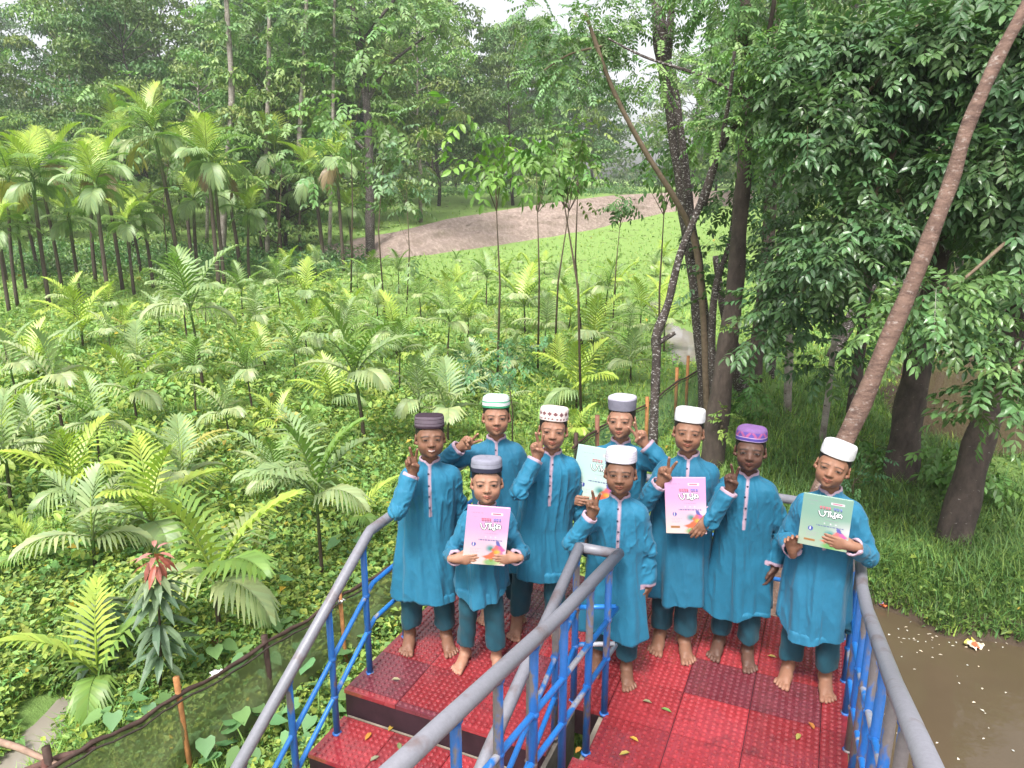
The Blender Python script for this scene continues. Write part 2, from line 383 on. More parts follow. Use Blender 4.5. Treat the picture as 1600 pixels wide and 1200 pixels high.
def railing(root,top,bases,drops=(.30,.51),rt=.027,rp=.0165,rb=.0125):
    """top: list of points of the handrail; bases: (u,v,z) of posts under it"""
    T=np.array([WV(*p) for p in top]); pipe('handrail',T,rt,M_rail,root,16)
    tv=[p[1] for p in top]; o_=np.argsort(tv); zz=lambda v: np.interp(v,np.array(tv)[o_],np.array([p[2] for p in top])[o_]); uu=lambda v: np.interp(v,np.array(tv)[o_],np.array([p[0] for p in top])[o_])
    for d in drops: pipe('lower_bar',[WV(p[0],p[1],p[2]-d) for p in top],rb,M_bar,root,10)
    for v,z in bases:
        q=MB().tube([np.array(WV(uu(v),v,z-.01)),np.array(WV(uu(v),v,(z+zz(v))/2)),np.array(WV(uu(v),v,zz(v)-.01))],rp,12)
        for d in drops:      # lumpy weld and paint where the bars meet the post
            if zz(v)-d>z+.03: q.sphere(WV(uu(v)+random.uniform(-.003,.003),v+random.uniform(-.003,.003),zz(v)-d+random.uniform(-.004,.004)),(rp*1.22,rp*1.25,rp*1.05),10,7)
        q.sphere(WV(uu(v),v,zz(v)-.024),(rp*1.35,rp*1.35,.013),10,7); q.sphere(WV(uu(v),v,z+.002),(rp*1.5,rp*1.5,.009),10,6)
        o=q.build('post',M_blue,None); par(o,root)
lr=tag(empty('stair_railing',WV(-2.07,2.9,0)),'worn blue railing with grey handrail along the left and back of the landing','railing')
railing(lr,[(-2.075,4.22,.80),(-2.075,2.93,.80),(-2.075,2.90,.785),(-2.075,1.30,-.19)],[(4.22,0),(3.80,0),(3.22,0),(2.86,0),(2.555,-.15),(2.245,-.30),(1.935,-.45),(1.6,-.6)])
for z,r,m,nm in ((.80,.026,M_rail,'handrail'),(.50,.0125,M_bar,'lower_bar'),(.29,.0125,M_bar,'lower_bar')): pipe(nm,[WV(-2.075,4.22,z),WV(.23,4.22,z)],r,m,lr)
for u in (-1.7,-1.25,-.8,-.35,.0): pipe('post',[WV(u,4.22,0),WV(u,4.22,.79)],.0165,M_blue,lr)
mr=tag(empty('stair_railing',WV(-.9,3.1,0)),'double middle railing of blue posts joined by a short crossbar, nearest the camera','railing')
railing(mr,[(-1.0,3.12,.84),(-1.0,2.1,.50),(-1.0,1.2,.15)],[(3.08,0),(2.80,0),(2.49,-.15),(2.18,-.3),(1.87,-.45)],rt=.026)
railing(mr,[(-.83,3.22,.79),(-.83,2.4,.93),(-.83,1.9,1.04),(-.83,.9,1.26)],[(3.05,0),(2.76,0),(2.42,.15),(2.10,.30),(1.80,.45),(1.52,.6),(1.25,.75)])
for z,r,m in ((.815,.025,M_rail),(.51,.012,M_bar),(.30,.012,M_bar)): pipe('crossbar',[WV(-1.0,3.12,z+.02 if z>.8 else z),WV(-.83,3.20,z-.02 if z>.8 else z)],r,m,mr)
rr_=tag(empty('stair_railing',WV(.28,3.5,0)),'blue railing with grey handrail rising on the right above the pond','railing')
railing(rr_,[(.255,4.22,.72),(.265,3.52,.70),(.275,3.25,.735),(.28,2.2,1.09),(.28,1.0,1.55)],[(4.22,0),(3.80,0),(3.53,0),(3.26,0),(2.98,0),(2.70,0),(2.42,.15),(2.14,.30),(1.86,.45),(1.58,.6)])
# parents keep the world place of their parts
for r_ in (land,down,up,lr,mr,rr_): pass
# ================================================================== people
def v3(*a): return np.array(a if len(a)>1 else a[0], float)
def nrm(v): v=np.asarray(v,float); return v/(np.linalg.norm(v)+1e-12)
class Field:
    def __init__(s, xs, ys, zs):
        s.x=np.asarray(xs,np.float32); s.y=np.asarray(ys,np.float32); s.z=np.asarray(zs,np.float32)
        s.F=np.full((len(xs),len(ys),len(zs)),1.0,np.float32)
    def sl(s, lo, hi):
        r=[]
        for a,l,h in zip((s.x,s.y,s.z),lo,hi):
            i=max(0,int(np.searchsorted(a,l))-1); j=min(len(a),int(np.searchsorted(a,h))+1); r.append(slice(i,max(j,i)))
        return tuple(r)
    def grid(s, sl): return s.x[sl[0],None,None], s.y[None,sl[1],None], s.z[None,None,sl[2]]
    def apply(s, fn, lo, hi, k=.01, op='add'):
        sl=s.sl(lo,hi)
        if any(q.stop<=q.start for q in sl): return
        d=fn(*s.grid(sl)).astype(np.float32); A=s.F[sl]
        if op=='add':
            h=np.maximum(k-np.abs(A-d),0)/k; s.F[sl]=np.minimum(A,d)-h*h*k*.25
        elif op=='sub':
            d=-d; h=np.maximum(k-np.abs(A-d),0)/k; s.F[sl]=np.maximum(A,d)+h*h*k*.25
        elif op=='int': s.F[sl]=np.maximum(A,d)
    def cap(s, a, b, r1, r2=None, k=.01, op='add', disp=None):
        a=v3(a); b=v3(b); r2=r1 if r2 is None else r2; m=max(r1,r2)+k+.012
        lo=np.minimum(a,b)-m; hi=np.maximum(a,b)+m; d=b-a; L=d@d+1e-9
        def fn(X,Y,Z):
            t=np.clip(((X-a[0])*d[0]+(Y-a[1])*d[1]+(Z-a[2])*d[2])/L,0,1)
            q=np.sqrt((X-a[0]-t*d[0])**2+(Y-a[1]-t*d[1])**2+(Z-a[2]-t*d[2])**2)-(r1+(r2-r1)*t)
            if disp is not None: q=q+disp(X,Y,Z,t)
            return q
        s.apply(fn,lo,hi,k,op)
    def ell(s, c, r, M=None, k=.01, op='add'):
        c=v3(c); r=v3(r); m=r.max()+k+.01; M=np.eye(3) if M is None else M
        def fn(X,Y,Z):
            x,y,z=X-c[0],Y-c[1],Z-c[2]
            q=[(x*M[0][i]+y*M[1][i]+z*M[2][i])/r[i] for i in range(3)]
            k0=np.sqrt(q[0]**2+q[1]**2+q[2]**2); k1=np.sqrt(sum((q[i]/r[i])**2 for i in range(3)))+1e-6
            return k0*(k0-1)/k1
        s.apply(fn,c-m,c+m,k,op)
def surface(fl):
    F=fl.F; F[0]=F[-1]=1; F[:,0]=F[:,-1]=1; F[:,:,0]=F[:,:,-1]=1
    S=F<0; ax=(fl.x,fl.y,fl.z)
    cd=tuple(n-1 for n in F.shape); cid=[];pos=[];quads=[]
    for a in range(3):
        s0=[slice(None)]*3; s1=[slice(None)]*3; s0[a]=slice(None,-1); s1[a]=slice(1,None)
        A=S[tuple(s0)]; B=S[tuple(s1)]
        I=np.argwhere(A!=B)
        if not len(I): continue
        J=I.copy(); J[:,a]+=1
        f0=F[tuple(I.T)]; f1=F[tuple(J.T)]; t=f0/(f0-f1)
        P=np.stack([ax[c][I[:,c]] for c in range(3)],1).astype(np.float64)
        P[:,a]+=t*(ax[a][J[:,a]]-ax[a][I[:,a]])
        b,c=(a+1)%3,(a+2)%3; q=[]
        for db,dc in ((-1,-1),(0,-1),(0,0),(-1,0)):
            K=I.copy(); K[:,b]+=db; K[:,c]+=dc
            q.append(np.ravel_multi_index(tuple(K.T),cd)); cid.append(q[-1]); pos.append(P)
        q=np.stack(q,1); ins=A[tuple(I.T)]
        q[~ins]=q[~ins][:,::-1]; quads.append(q)
    cid=np.concatenate(cid); pos=np.concatenate(pos); quads=np.concatenate(quads)
    u,inv=np.unique(cid,return_inverse=True); cnt=np.bincount(inv)
    V=np.stack([np.bincount(inv,weights=pos[:,c])/cnt for c in range(3)],1)
    Q=np.searchsorted(u,quads)
    return V,Q
def axis_grid(lo, hi, segs, base):
    """non-uniform spacing: segs = [(a,b,h)] finer zones"""
    out=[lo]
    while out[-1]<hi:
        h=base
        for a,b,s in segs:
            if a<=out[-1]<=b: h=min(h,s)
        out.append(out[-1]+h)
    return np.array(out)
def rotm(yaw=0,pitch=0,roll=0):
    """head frame: x image right, -y out of the face, z up"""
    y,p,r=map(R_,(yaw,pitch,roll))
    Rz=np.array([[cos(y),-sin(y),0],[sin(y),cos(y),0],[0,0,1]]); Rx=np.array([[1,0,0],[0,cos(p),-sin(p)],[0,sin(p),cos(p)]]); Ry=np.array([[cos(r),0,sin(r)],[0,1,0],[-sin(r),0,cos(r)]])
    return Rz@Ry@Rx

M_skin=m_attr('skin',rough=.56,spec=.35,nscale=40,namp=.12,bump=.12,bscale=400,bdist=.001); 
_p=M_skin.node_tree.nodes['Principled BSDF']; _p.inputs['Subsurface Weight'].default_value=.12; _p.inputs['Subsurface Radius'].default_value=(.012,.004,.002); _p.inputs['Subsurface Scale'].default_value=.6
M_hair=m_attr('black_hair',rough=.6,spec=.3,nscale=200,namp=.4,bump=.4,bscale=300)
def cloth_mat(name, rough=.72):
    M=NT(name); c=M.attr(); co=M.co()
    f=M.ramp(M.noise(co,9,4),[(.3,(.86,)*3),(.7,(1.08,)*3)])
    M.set(Base_Color=M.mix(1.0,c,f,'MULTIPLY'),Roughness=rough); M.p.inputs['Specular IOR Level'].default_value=.35; M.p.inputs['Sheen Weight'].default_value=.08
    mp=M.n('ShaderNodeMapping'); mp.inputs['Scale'].default_value=(1,1,.45); M.l(co,mp.inputs[0])
    big=M.noise(mp.outputs[0],26,2,.5); fine=M.noise(co,500,2)
    h=M.math('ADD',M.math('MULTIPLY',big,1.0),M.math('MULTIPLY',fine,.05)); M.bump(h,.55,.012)
    return M.m
M_cloth=cloth_mat('teal_cotton'); M_trs=cloth_mat('teal_trouser_cotton')
M_cap=m_attr('knitted_cap',rough=.85,spec=.2,nscale=60,namp=.12,bump=.5,bscale=260,bdist=.003)
M_btn=m_attr('button_plastic',rough=.3,spec=.6,namp=0)
KCOL=v3(.010,.138,.240); TCOL=v3(.008,.060,.090); TRIM=v3(.38,.27,.34)
def ridge(n): return 1-np.abs(2*n-1)
def normals(V,Q):
    a=V[Q[:,2]]-V[Q[:,0]]; b=V[Q[:,3]]-V[Q[:,1]]; n=np.cross(a,b); N=np.zeros_like(V)
    for k in range(4):
        for c in range(3): N[:,c]+=np.bincount(Q[:,k],weights=n[:,c],minlength=len(V))
    return unit_(N)
def unit_(a): return a/(np.linalg.norm(a,axis=-1,keepdims=True)+1e-12)

def ik(S,Wr,L1,L2,pole):
    d=Wr-S; D=np.linalg.norm(d); D2=min(D,(L1+L2)*.995); u=d/D; Wr=S+u*D2
    a=(L1*L1-L2*L2+D2*D2)/(2*D2); h=math.sqrt(max(L1*L1-a*a,0)); p=np.asarray(pole,float); p=p-u*(p@u); p=nrm(p)
    return S+u*a+p*h, Wr
def rotv(v,axis,deg):
    return np.array(Matrix.Rotation(R_(deg),3,Vector(axis))@Vector(v))
def hand(f, W, D, N, S, kind, sc, tips):
    D=nrm(D); N=nrm(N-D*(np.dot(N,D))); S=nrm(np.cross(D,N)*np.sign(np.dot(np.cross(D,N),S)))
    k=.006
    M=np.stack([S,D,N],1)
    f.ell(W+D*.042*sc,(.033*sc,.046*sc,.0145*sc),M,.012)
    f.ell(W+D*.060*sc-S*.003,(.032*sc,.024*sc,.0125*sc),M,.008)
    f.cap(W-D*.03*sc,W+D*.02*sc,.021*sc,.022*sc,.012)
    base=[.0235,.0085,-.007,-.021]; dl=[.076,.080,.076,.068]; Ls=[.060,.067,.060,.047]; rr=[.0078,.008,.0078,.0068]
    curl={'V':[(4,6,6),(4,6,6),(75,95,60),(80,95,60)],'hang':[(18,25,20),(22,30,22),(27,35,25),(30,38,25)],
          'hold':[(4,14,10),(4,16,12),(4,18,12),(6,18,12)],'open':[(14,24,18),(20,30,20),(26,34,22),(30,36,24)],
          'fist':[(60,80,50),(65,85,55),(70,85,55),(75,85,55)],'V3':[(4,6,6),(3,5,5),(40,60,40),(78,95,60)]}[kind]
    spread={'V':[13,-11,-4,-8],'V3':[14,-6,-10,-8],'open':[10,2,-6,-14]}.get(kind,[4,1,-2,-6])
    for i in range(4):
        p=W+D*dl[i]*sc+S*base[i]*sc; d=rotv(D,np.cross(D,S),spread[i]) if True else D
        if np.dot(d-D,S)*spread[i]<0: d=rotv(D,np.cross(D,S),-spread[i])
        ax=np.cross(d,N); cum=0
        f.cap(p-d*.018*sc,p,rr[i]*sc*1.1,rr[i]*sc*1.08,k)
        for j,(fr) in enumerate((.45,.3,.25)):
            cum+=curl[i][j]; dd=rotv(d,ax,cum); q=p+dd*Ls[i]*fr*sc
            r0=rr[i]*sc*(1.06-.07*j); f.cap(p,q,r0,r0*.93,.0035); p=q
        tips.append((p,dd,rr[i]*sc))
    if kind in('V','V3','fist'):
        a=W+D*.014*sc+S*.022*sc+N*.006*sc; b=W+D*.045*sc+S*.030*sc+N*.020*sc; c=W+D*.062*sc+S*.006*sc+N*.033*sc; 
    elif kind=='hold':
        a=W+D*.014*sc+S*.020*sc+N*.004; b=W+D*.040*sc+S*.030*sc+N*.022; c=W+D*.072*sc+S*.030*sc+N*.027
    else:
        a=W+D*.014*sc+S*.024*sc; b=W+D*.040*sc+S*.042*sc+N*.008; c=W+D*.066*sc+S*.046*sc+N*.012
    f.cap(a,b,.0125*sc,.0100*sc,.010); f.cap(b,c,.0098*sc,.0082*sc,.004); tips.append((c,nrm(c-b),.008*sc))
def foot(f, A, yaw, sc, tips, mirror):
    """A ankle joint point; yaw 0 = toes to -y"""
    y=R_(yaw); d=v3(sin(y),-cos(y),0); s=v3(cos(y),sin(y),0)*mirror    # s towards the big toe
    g=lambda a,b,z: v3(A[0],A[1],0)+d*a*sc+s*b*sc+v3(0,0,z*sc)
    f.cap(v3(A[0],A[1],.16),g(0,0,.055),.031*sc,.030*sc,.012)
    f.ell(g(-.030,0,.027),(.026*sc,.030*sc,.028*sc),None,.02)
    f.cap(g(-.01,0,.048),g(.075,.004,.026),.029*sc,.022*sc,.02)
    f.cap(g(.02,-.012,.022),g(.090,-.018,.016),.021*sc,.015*sc,.02); f.cap(g(.05,.012,.028),g(.098,.014,.018),.020*sc,.0165*sc,.02)
    tb=[(.0215,.120,.0120,.034),(.0035,.124,.0082,.032),(-.0110,.118,.0078,.029),(-.0245,.109,.0075,.026),(-.0365,.098,.0075,.022)]
    for b,a,r,l in tb:
        p=g(a-.018,b*.95,.0135); q=g(a-.018+l*.6,b*1.06,.0135); e=g(a-.018+l,b*1.1,r/1*.95)
        f.cap(p,q,r*sc,r*sc,.004); f.cap(q,e,r*sc*.98,r*sc*.92,.001); tips.append((e+v3(0,0,.0),nrm(d+v3(0,0,.5)),r*sc))

def make_person(B):
    feet=B['feet']; P=np.mean([at_z(x,y) for x,y,_ in feet],0)
    if 'P' in B: P=v3(*B['P'],0)
    yv=nrm(v3(P[0],P[1],0)); xv=v3(yv[1],-yv[0],0)
    def loc(Wp): q=Wp-P; return v3(q@xv,q@yv,q[2])
    def lp(px,py,dy):      # local point seen at that pixel, dy behind/in front of the feet
        d=ray(px,py); t=(P@yv+dy-_C@yv)/(d@yv); return loc(_C+d*t)
    hp=B.get('headdy',-.05)
    eye=lp(B['eye'][0],B['eye'][1],hp-.07); RH=rotm(*B['head'])
    hs=B.get('hs',1.0)*1.04
    eye_l=v3(0,-.082,.098)*hs; O=eye-RH@eye_l                        # head-frame origin (under the chin centre)
    h=eye[2]/.925; s=h/1.38
    H=lambda *p: O+RH@(v3(*p)*hs)
    neck=H(0,.012,.0)+v3(0,.012,-.042*s)                             # base of the neck
    col=B.get('collar_x'); 
    if col is not None: neck[0]=lp(col,B['eye'][1]+70,hp)[0]
    nz=neck[2]
    lean=B.get('lean',0.)
    pel=v3(lean*.5+neck[0]*.35,.0,.50*h); 
    sw=.113*s*B.get('sw',1.0)
    by=R_(B.get('byaw',0)); sxv=v3(cos(by),sin(by),0)
    ch=v3(neck[0],neck[1],nz-.068*s)
    SL=ch-sxv*sw+v3(0,.005,B.get('shl',0)); SR=ch+sxv*sw+v3(0,.005,B.get('shr',0))
    tips=[]; cuffs=[]; arms=[]
    spec=[('L',SL,-1),('R',SR,1)]
    allp=[neck,pel,SL,SR,H(0,0,.24),H(.1,0,.1),H(-.1,0,.1)]
    for key,S0,sg in spec:
        A=B.get('arm'+key,{'hang':1})
        L1,L2=.178*h,.150*h
        if 'hang' in A:
            Wr=S0+v3(sg*(.05+A.get('out',0)),A.get('fwd',-.02),-(L1+L2)*.985); D=v3(sg*.05,-.12,-1); N=v3(-sg*.6,.6,0); T=v3(-sg*.4,-1,0); kind='hang'; pole=v3(sg*.3,1,0)
            if 'at' in A:
                Wr=lp(*A['at'])
        else:
            Wr=lp(*A['at']); D=v3(A['D']); N=v3(A.get('N',(0,-1,0))); T=v3(A.get('T',(-sg,0,0))); kind=A['kind']; pole=v3(A.get('pole',(sg*.45,.15,-1)))
        E,Wr=ik(S0,Wr,L1,L2,pole); arms.append((S0,E,Wr,D,N,T,kind,sg)); allp+=[E,Wr,Wr+nrm(D)*.15]
    ank=[]; knees=[]
    for (x,y,yw),sg in zip(feet,(-1,1)):
        a=loc(at_z(x,y)); a=v3(a[0],a[1]+.035,.05*s); ank.append(a); allp.append(a)
    allp=np.array(allp); lo=allp.min(0)-.17; hi=allp.max(0)+.17; lo[2]=-.02; hi[2]=H(0,0,.22)[2]+.02
    lo[1]=min(lo[1],-.24)
    zf=[(-.05,.045,.0030),(.045,.14,.0050),(nz-.03,hi[2],.0032)]+[(min(a[2][2],a[2][2]+.15*nrm(a[3])[2])-.03,max(a[2][2],a[2][2]+.15*nrm(a[3])[2])+.03,.0035) for a in arms]
    xs=np.arange(lo[0],hi[0],.0036); ys=np.arange(lo[1],hi[1],.0038); zs=axis_grid(-.02,hi[2],zf,.010)
    f=Field(xs,ys,zs)
    # torso and limbs under the clothes
    f.cap(pel,ch-v3(0,-.01,.05),.065*s,.060*s,.03); f.cap(ch-sxv*sw*.75-v3(0,-.01,.02),ch+sxv*sw*.75-v3(0,-.01,.02),.022*s,.022*s,.03)
    f.cap(neck-v3(0,0,.03),H(0,.018,.055),.041*s,.040*s,.02)
    for S0,E,Wr,D,N,T,kind,sg in arms:
        f.cap(S0-v3(0,0,.015),E,.022*s,.018*s,.02); f.cap(E,E*.45+Wr*.55,.018*s,.022*s,.01); f.cap(E*.45+Wr*.55,Wr,.024*s,.0205*s,.012)
        hand(f,Wr,D,N,T,kind,s*.99,tips)
    for a,(x,y,yw),sg in zip(ank,feet,(-1,1)):
        hip=pel+v3(sg*.06*s,0,-.0); kn=(hip+v3(a))*.5+v3(0,.0,.02)
        f.cap(hip,kn,.06*s,.043*s,.02); f.cap(kn,v3(a[0],a[1],.15),.042*s,.031*s,.02)
        foot(f,a,yw,s*1.08*B.get('fs',1.0),tips,-sg); knees.append(kn)
    # head
    def he(c,r,k=.012,op='add',Rl=None): f.ell(H(*c),v3(r)*hs,RH if Rl is None else RH@Rl,k,op)
    def hc(a,b,r1,r2=None,k=.006,op='add'): f.cap(H(*a),H(*b),r1*hs,(r2 or r1)*hs,k,op)
    fr_=np.random.default_rng(B['seed']+50); fat=B.get('fat',fr_.uniform(.93,1.07)); es=fr_.uniform(.94,1.06); nwd=fr_.uniform(.88,1.15); jz=fr_.uniform(-.003,.003); bw=fr_.uniform(.7,1.2); ba=fr_.uniform(-.16,-.02)
    he((0,.010,.128),(.069,.086,.072),.01)
    he((0,-.016,.086),(.0600*fat,.066,.072),.02); he((0,-.028,.050+jz),(.0400*fat,.050,.044),.024)
    he((0,-.064,.020),(.015,.016,.015),.026)
    for sg in (-1,1):
        he((sg*.031,-.050,.064),(.026*fat,.028,.026),.024); he((sg*.032*fat,-.020,.036),(.018,.03,.020),.028)
        he((sg*.0305*es,-.0955,.0945),(.0155,.0105,.0075),.014,'sub')
        he((sg*.0295*es,-.0700,.0950),(.0155,.0150,.0130),.009)
        hc((sg*.016,-.081,.1125),(sg*.044,-.068,.1120),.0040,.0035,.02)
        ye=rotm(sg*24,0,sg*-8)
        he((sg*.0715,.010,.088),(.0065,.020,.029),.006,'add',ye); he((sg*.0785,.002,.090),(.0040,.011,.018),.004,'sub',ye); he((sg*.0665,-.004,.068),(.0065,.009,.010),.006)
    hc((0,-.074,.096),(0,-.091,.077),.0060,.0085,.020); he((0,-.0965,.0715),(.0110*nwd,.0100,.0088),.008)
    for sg in (-1,1): he((sg*.0122*nwd,-.0895,.0685),(.0078*nwd,.0082,.0064),.005); he((sg*.0062,-.097,.0625),(.0032,.0045,.0022),.002,'sub')
    sm=B.get('smile',.0); mw=.0205+.004*sm
    for sg in (-1,1):
        hc((0,-.0885,.0465),(sg*mw*.8,-.0795,.0462+.004*sm),.0052,.0036,.004)
        hc((0,-.0865,.0378),(sg*mw*.7,-.0790,.0400+.003*sm),.0056,.0040,.004)
    hc((-mw,-.086,.0424+.003*sm),(mw,-.086,.0424+.003*sm),.0012,.0012,.002,'sub')
    V,Q=surface(f)
    # colours in the head frame
    sk=v3(B['skin']); sk=sk*.55+v3(1,.54,.36)*sk[0]*.53; C=np.tile(sk,(len(V),1)); L=((V-O)@RH)/hs; x,y,z=L.T; face=(y<-.035)&(z>0)&(z<.16)&(np.abs(x)<.075)
    def blend(m,c,wt=1.0): w=(np.clip(m,0,1)*wt)[:,None]; C[:]=C*(1-w)+v3(c)*w
    blend(np.clip(1-(np.hypot((np.abs(x)-.036)/.022,(z-.066)/.018)),0,1)*face,sk*v3(1.18,1.0,.95),.45)
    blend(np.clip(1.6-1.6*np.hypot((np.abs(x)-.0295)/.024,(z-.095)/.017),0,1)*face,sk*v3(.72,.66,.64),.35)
    bz=.1140-(np.abs(x)-.030)**2*9+ba*(np.abs(x)-.03)
    blend(np.clip(1.9-np.abs(z-bz)/(.0021*bw),0,1)*np.clip(2.4-np.abs(np.abs(x)-.031)/.0105,0,1)*face,(.010,.007,.005),.84)
    ex=(np.abs(x)-.0297*es)/.0130; ez=(z-.0948)/(.0049*(1-.22*sm)); er=np.hypot(ex,ez*(1+.25*ex*ex))
    blend(np.clip((1.5-er)*2.5,0,1)*face*np.clip((z-.0925)*600,0,1),(.014,.009,.007),.85); blend(np.clip((.95-er)*5,0,1)*face,(.17,.145,.14),.9)
    gx=B.get('gaze',0.); ir=np.hypot(np.abs(x-gx*.002)-.0297*es,z-.0955)
    blend(np.clip((.0082-ir)*700,0,1)*np.clip((1.06-er)*8,0,1)*face,(.012,.007,.005),1)
    lm=np.hypot(x/(mw*1.08),(z-.0425-(x/mw)**2*.004*sm)/.0098); lc=B.get('lip',sk*v3(1.15,.72,.78))
    blend(np.clip((1-lm)*4,0,1)*face,lc,.8)
    if B.get('teeth'): blend(np.clip(1.5-np.abs(z-.0425-(x/mw)**2*.004*sm)/.0022,0,1)*np.clip((.72-np.abs(x)/mw)*8,0,1)*face,(.62,.58,.55),1)
    else: blend(np.clip(1.5-np.abs(z-.0424-(x/mw)**2*.004*sm)/.0014,0,1)*np.clip((1.05-np.abs(x)/mw)*8,0,1)*face,sk*.18,1)
    for sg in (-1,1): blend(np.clip(1.6-np.hypot((x-sg*.0065)/.0042,(z-.0612)/.0026),0,1)*(y<-.085),sk*.15,.9)
    for (p,d,r) in tips:   # nails and fingertips
        w=np.clip(1.5-np.linalg.norm(V-(p+d*r*.4),axis=1)/(r*.95),0,1); blend(w,sk*v3(1.5,1.35,1.35)+.04,.55)
    blend((V[:,2]<.10)*(np.clip((.10-V[:,2])/.06,0,1)),sk*v3(1.12,1.05,1.05)+.01,.4)
    me=np_mesh('person',V,Q,C); root=link('person',me,None,M_skin)
    root.location=P; root.rotation_euler=(0,0,math.atan2(xv[1],xv[0]))
    tag(root,B['label'],'person','boys in teal tunics on the red landing')
    # hair: close-cropped, shows below the cap
    hf=Field(np.arange(lo[0],hi[0],.005),np.arange(lo[1],hi[1],.005),np.arange(O[2]-.02,hi[2],.005))
    hf.ell(H(0,.012,.127),v3(.0715,.0885,.0745)*hs,RH,.01)
    def cut(X,Y,Z):
        x_,y_,z_=[((X-O[0])*RH[0][i]+(Y-O[1])*RH[1][i]+(Z-O[2])*RH[2][i])/hs for i in range(3)]
        line=np.where(y_<-.012,.138+0*y_,np.where(y_<.018,.088+(-y_+.018)*.0,.052)); 
        line=np.interp(y_,[-.09,-.050,-.036,-.022,-.012,.02,.03,.10],[.150,.140,.124,.098,.086,.104,.052,.040])
        return (line-z_)*hs
    hf.apply(cut,(lo[0],lo[1],O[2]-.02),hi,op='int')
    hv,hq=surface(hf); o=link('hair',np_mesh('hair',hv,hq,np.tile(v3(.010,.008,.008),(len(hv),1))),root,M_hair)
    # cap
    make_cap(B['cap'],O,RH,hs,root,B.get('captilt',0))
    # ---------------- tunic
    rs=np.random.default_rng(B['seed'])
    hem=lp(*B['hempx'],-.13)[2]; topz=nz+.034*s
    gx_=np.arange(lo[0],hi[0],.0050); gy_=np.arange(lo[1],hi[1],.0050); gz_=np.arange(hem-.06,max(topz,max(a[2][2]+.03 for a in arms))+.03,.0050)
    k_=Field(gx_,gy_,gz_)
    ph=rs.uniform(0,6.28,12); wz=rs.uniform(-3,3,12); fw=B.get('hemw',1.0)
    za=[-1.1,-.9,-.7,-.5,-.35,-.2,-.12,-.085,-.06,-.035,-.012,.004,.05]
    aa=[.200*fw,.188*fw,.175,.160,.150,.150,.150,.146,.130,.098,.068,.052,.046]; bb=[.155*fw,.145*fw,.132,.118,.110,.105,.099,.092,.084,.073,.060,.052,.046]
    if B.get('wide'): aa=[v*B['wide'] if v>.07 else v for v in aa]
    cen_z=[pel[2]-.5,pel[2],ch[2],nz+.05]; cenx=[pel[0]*.9+B.get('hemx',0),pel[0],ch[0],neck[0]]; ceny=[B.get('hemy',0.),pel[1],ch[1]+.002,neck[1]-.004]
    def torso(X,Y,Z,shr=0.):
        zr=(Z-nz)/s; a=np.interp(zr,za,aa).astype(np.float32)*s-shr; b=np.interp(zr,za,bb).astype(np.float32)*s-shr
        cx=np.interp(Z,cen_z,cenx); cy=np.interp(Z,cen_z,ceny)
        dx=(X-cx); dy=(Y-cy); xx=dx*cos(by)+dy*sin(by); yy=-dx*sin(by)+dy*cos(by)
        th=np.arctan2(yy/b,xx/a); dpt=np.clip((-.12-zr)/.6,0,1.2); amp=.014+.135*dpt
        m=0
        for i,n in enumerate((3,4,6,8,11)): m=m+np.cos(n*th+ph[i]+wz[i]*Z*.9)/(1+.35*i)
        m=m*amp*.55
        r=np.sqrt((xx/a)**2+(yy/b)**2)/(1+m)
        return (r-1)*b*.92, th
    sl_=(v3(lo[0],lo[1],hem-.06),v3(hi[0],hi[1],topz+.01))
    def tf(X,Y,Z):
        d,th=torso(X,Y,Z); d=np.maximum(d,Z-(nz+.006*s))
        side=np.minimum(np.abs(th),np.abs(np.abs(th)-pi)); hz=hem+.010*np.cos(2*th+ph[8])+.014*np.cos(th*3+ph[9])+.05*np.exp(-(side/.22)**2)-B.get('front',.0)*np.exp(-((th+1.57-B.get('fth',0))/.5)**2)
        d=np.maximum(d,hz-Z)
        di,_=torso(X,Y,Z,.012); inner=np.maximum(di,Z-(hem+.035)); return np.maximum(d,-inner)
    k_.apply(tf,*sl_,k=.01)
    cuffd=[]
    for ai,(S0,E,Wr,D,N,T,kind,sg) in enumerate(arms):
        u=nrm(Wr-E); end=Wr-u*.012*s; fr=ph[2+ai]
        dU=lambda X,Y,Z,t,fr=fr: .002*np.sin(X*60+Z*55+fr)
        dF=lambda X,Y,Z,t,fr=fr: .002*np.sin(X*70-Z*60+fr)
        k_.cap(S0+v3(-sg*.012,0,-.006),E,.046*s,.042*s,.034,disp=dU)
        tmp=Field(gx_,gy_,gz_) if False else None
        a,b=E,end; d=b-a; Ld=np.linalg.norm(d); r1,r2=.0425*s,.0445*s; m=.075
        loA=np.minimum(a,b)-m; hiA=np.maximum(a,b)+m
        def fs(X,Y,Z,a=a,u=u,Ld=Ld,dF=dF,r1=r1,r2=r2):
            tt=((X-a[0])*u[0]+(Y-a[1])*u[1]+(Z-a[2])*u[2]); t=np.clip(tt/Ld,0,1.2)
            ax=np.clip(tt,0,Ld*1.2); q=np.sqrt((X-a[0]-ax*u[0])**2+(Y-a[1]-ax*u[1])**2+(Z-a[2]-ax*u[2])**2)
            d1=q-(r1+(r2-r1)*t)+dF(X,Y,Z,t); d1=np.maximum(d1,tt-Ld)
            inn=np.maximum(q-(r2-.010),(Ld-.05)-tt); return np.maximum(d1,-inn)
        k_.apply(fs,loA,hiA,k=.010)
        cuffd.append((a,u,Ld))
    # stand-up collar
    cu=nrm(H(0,.012,.06)-neck)
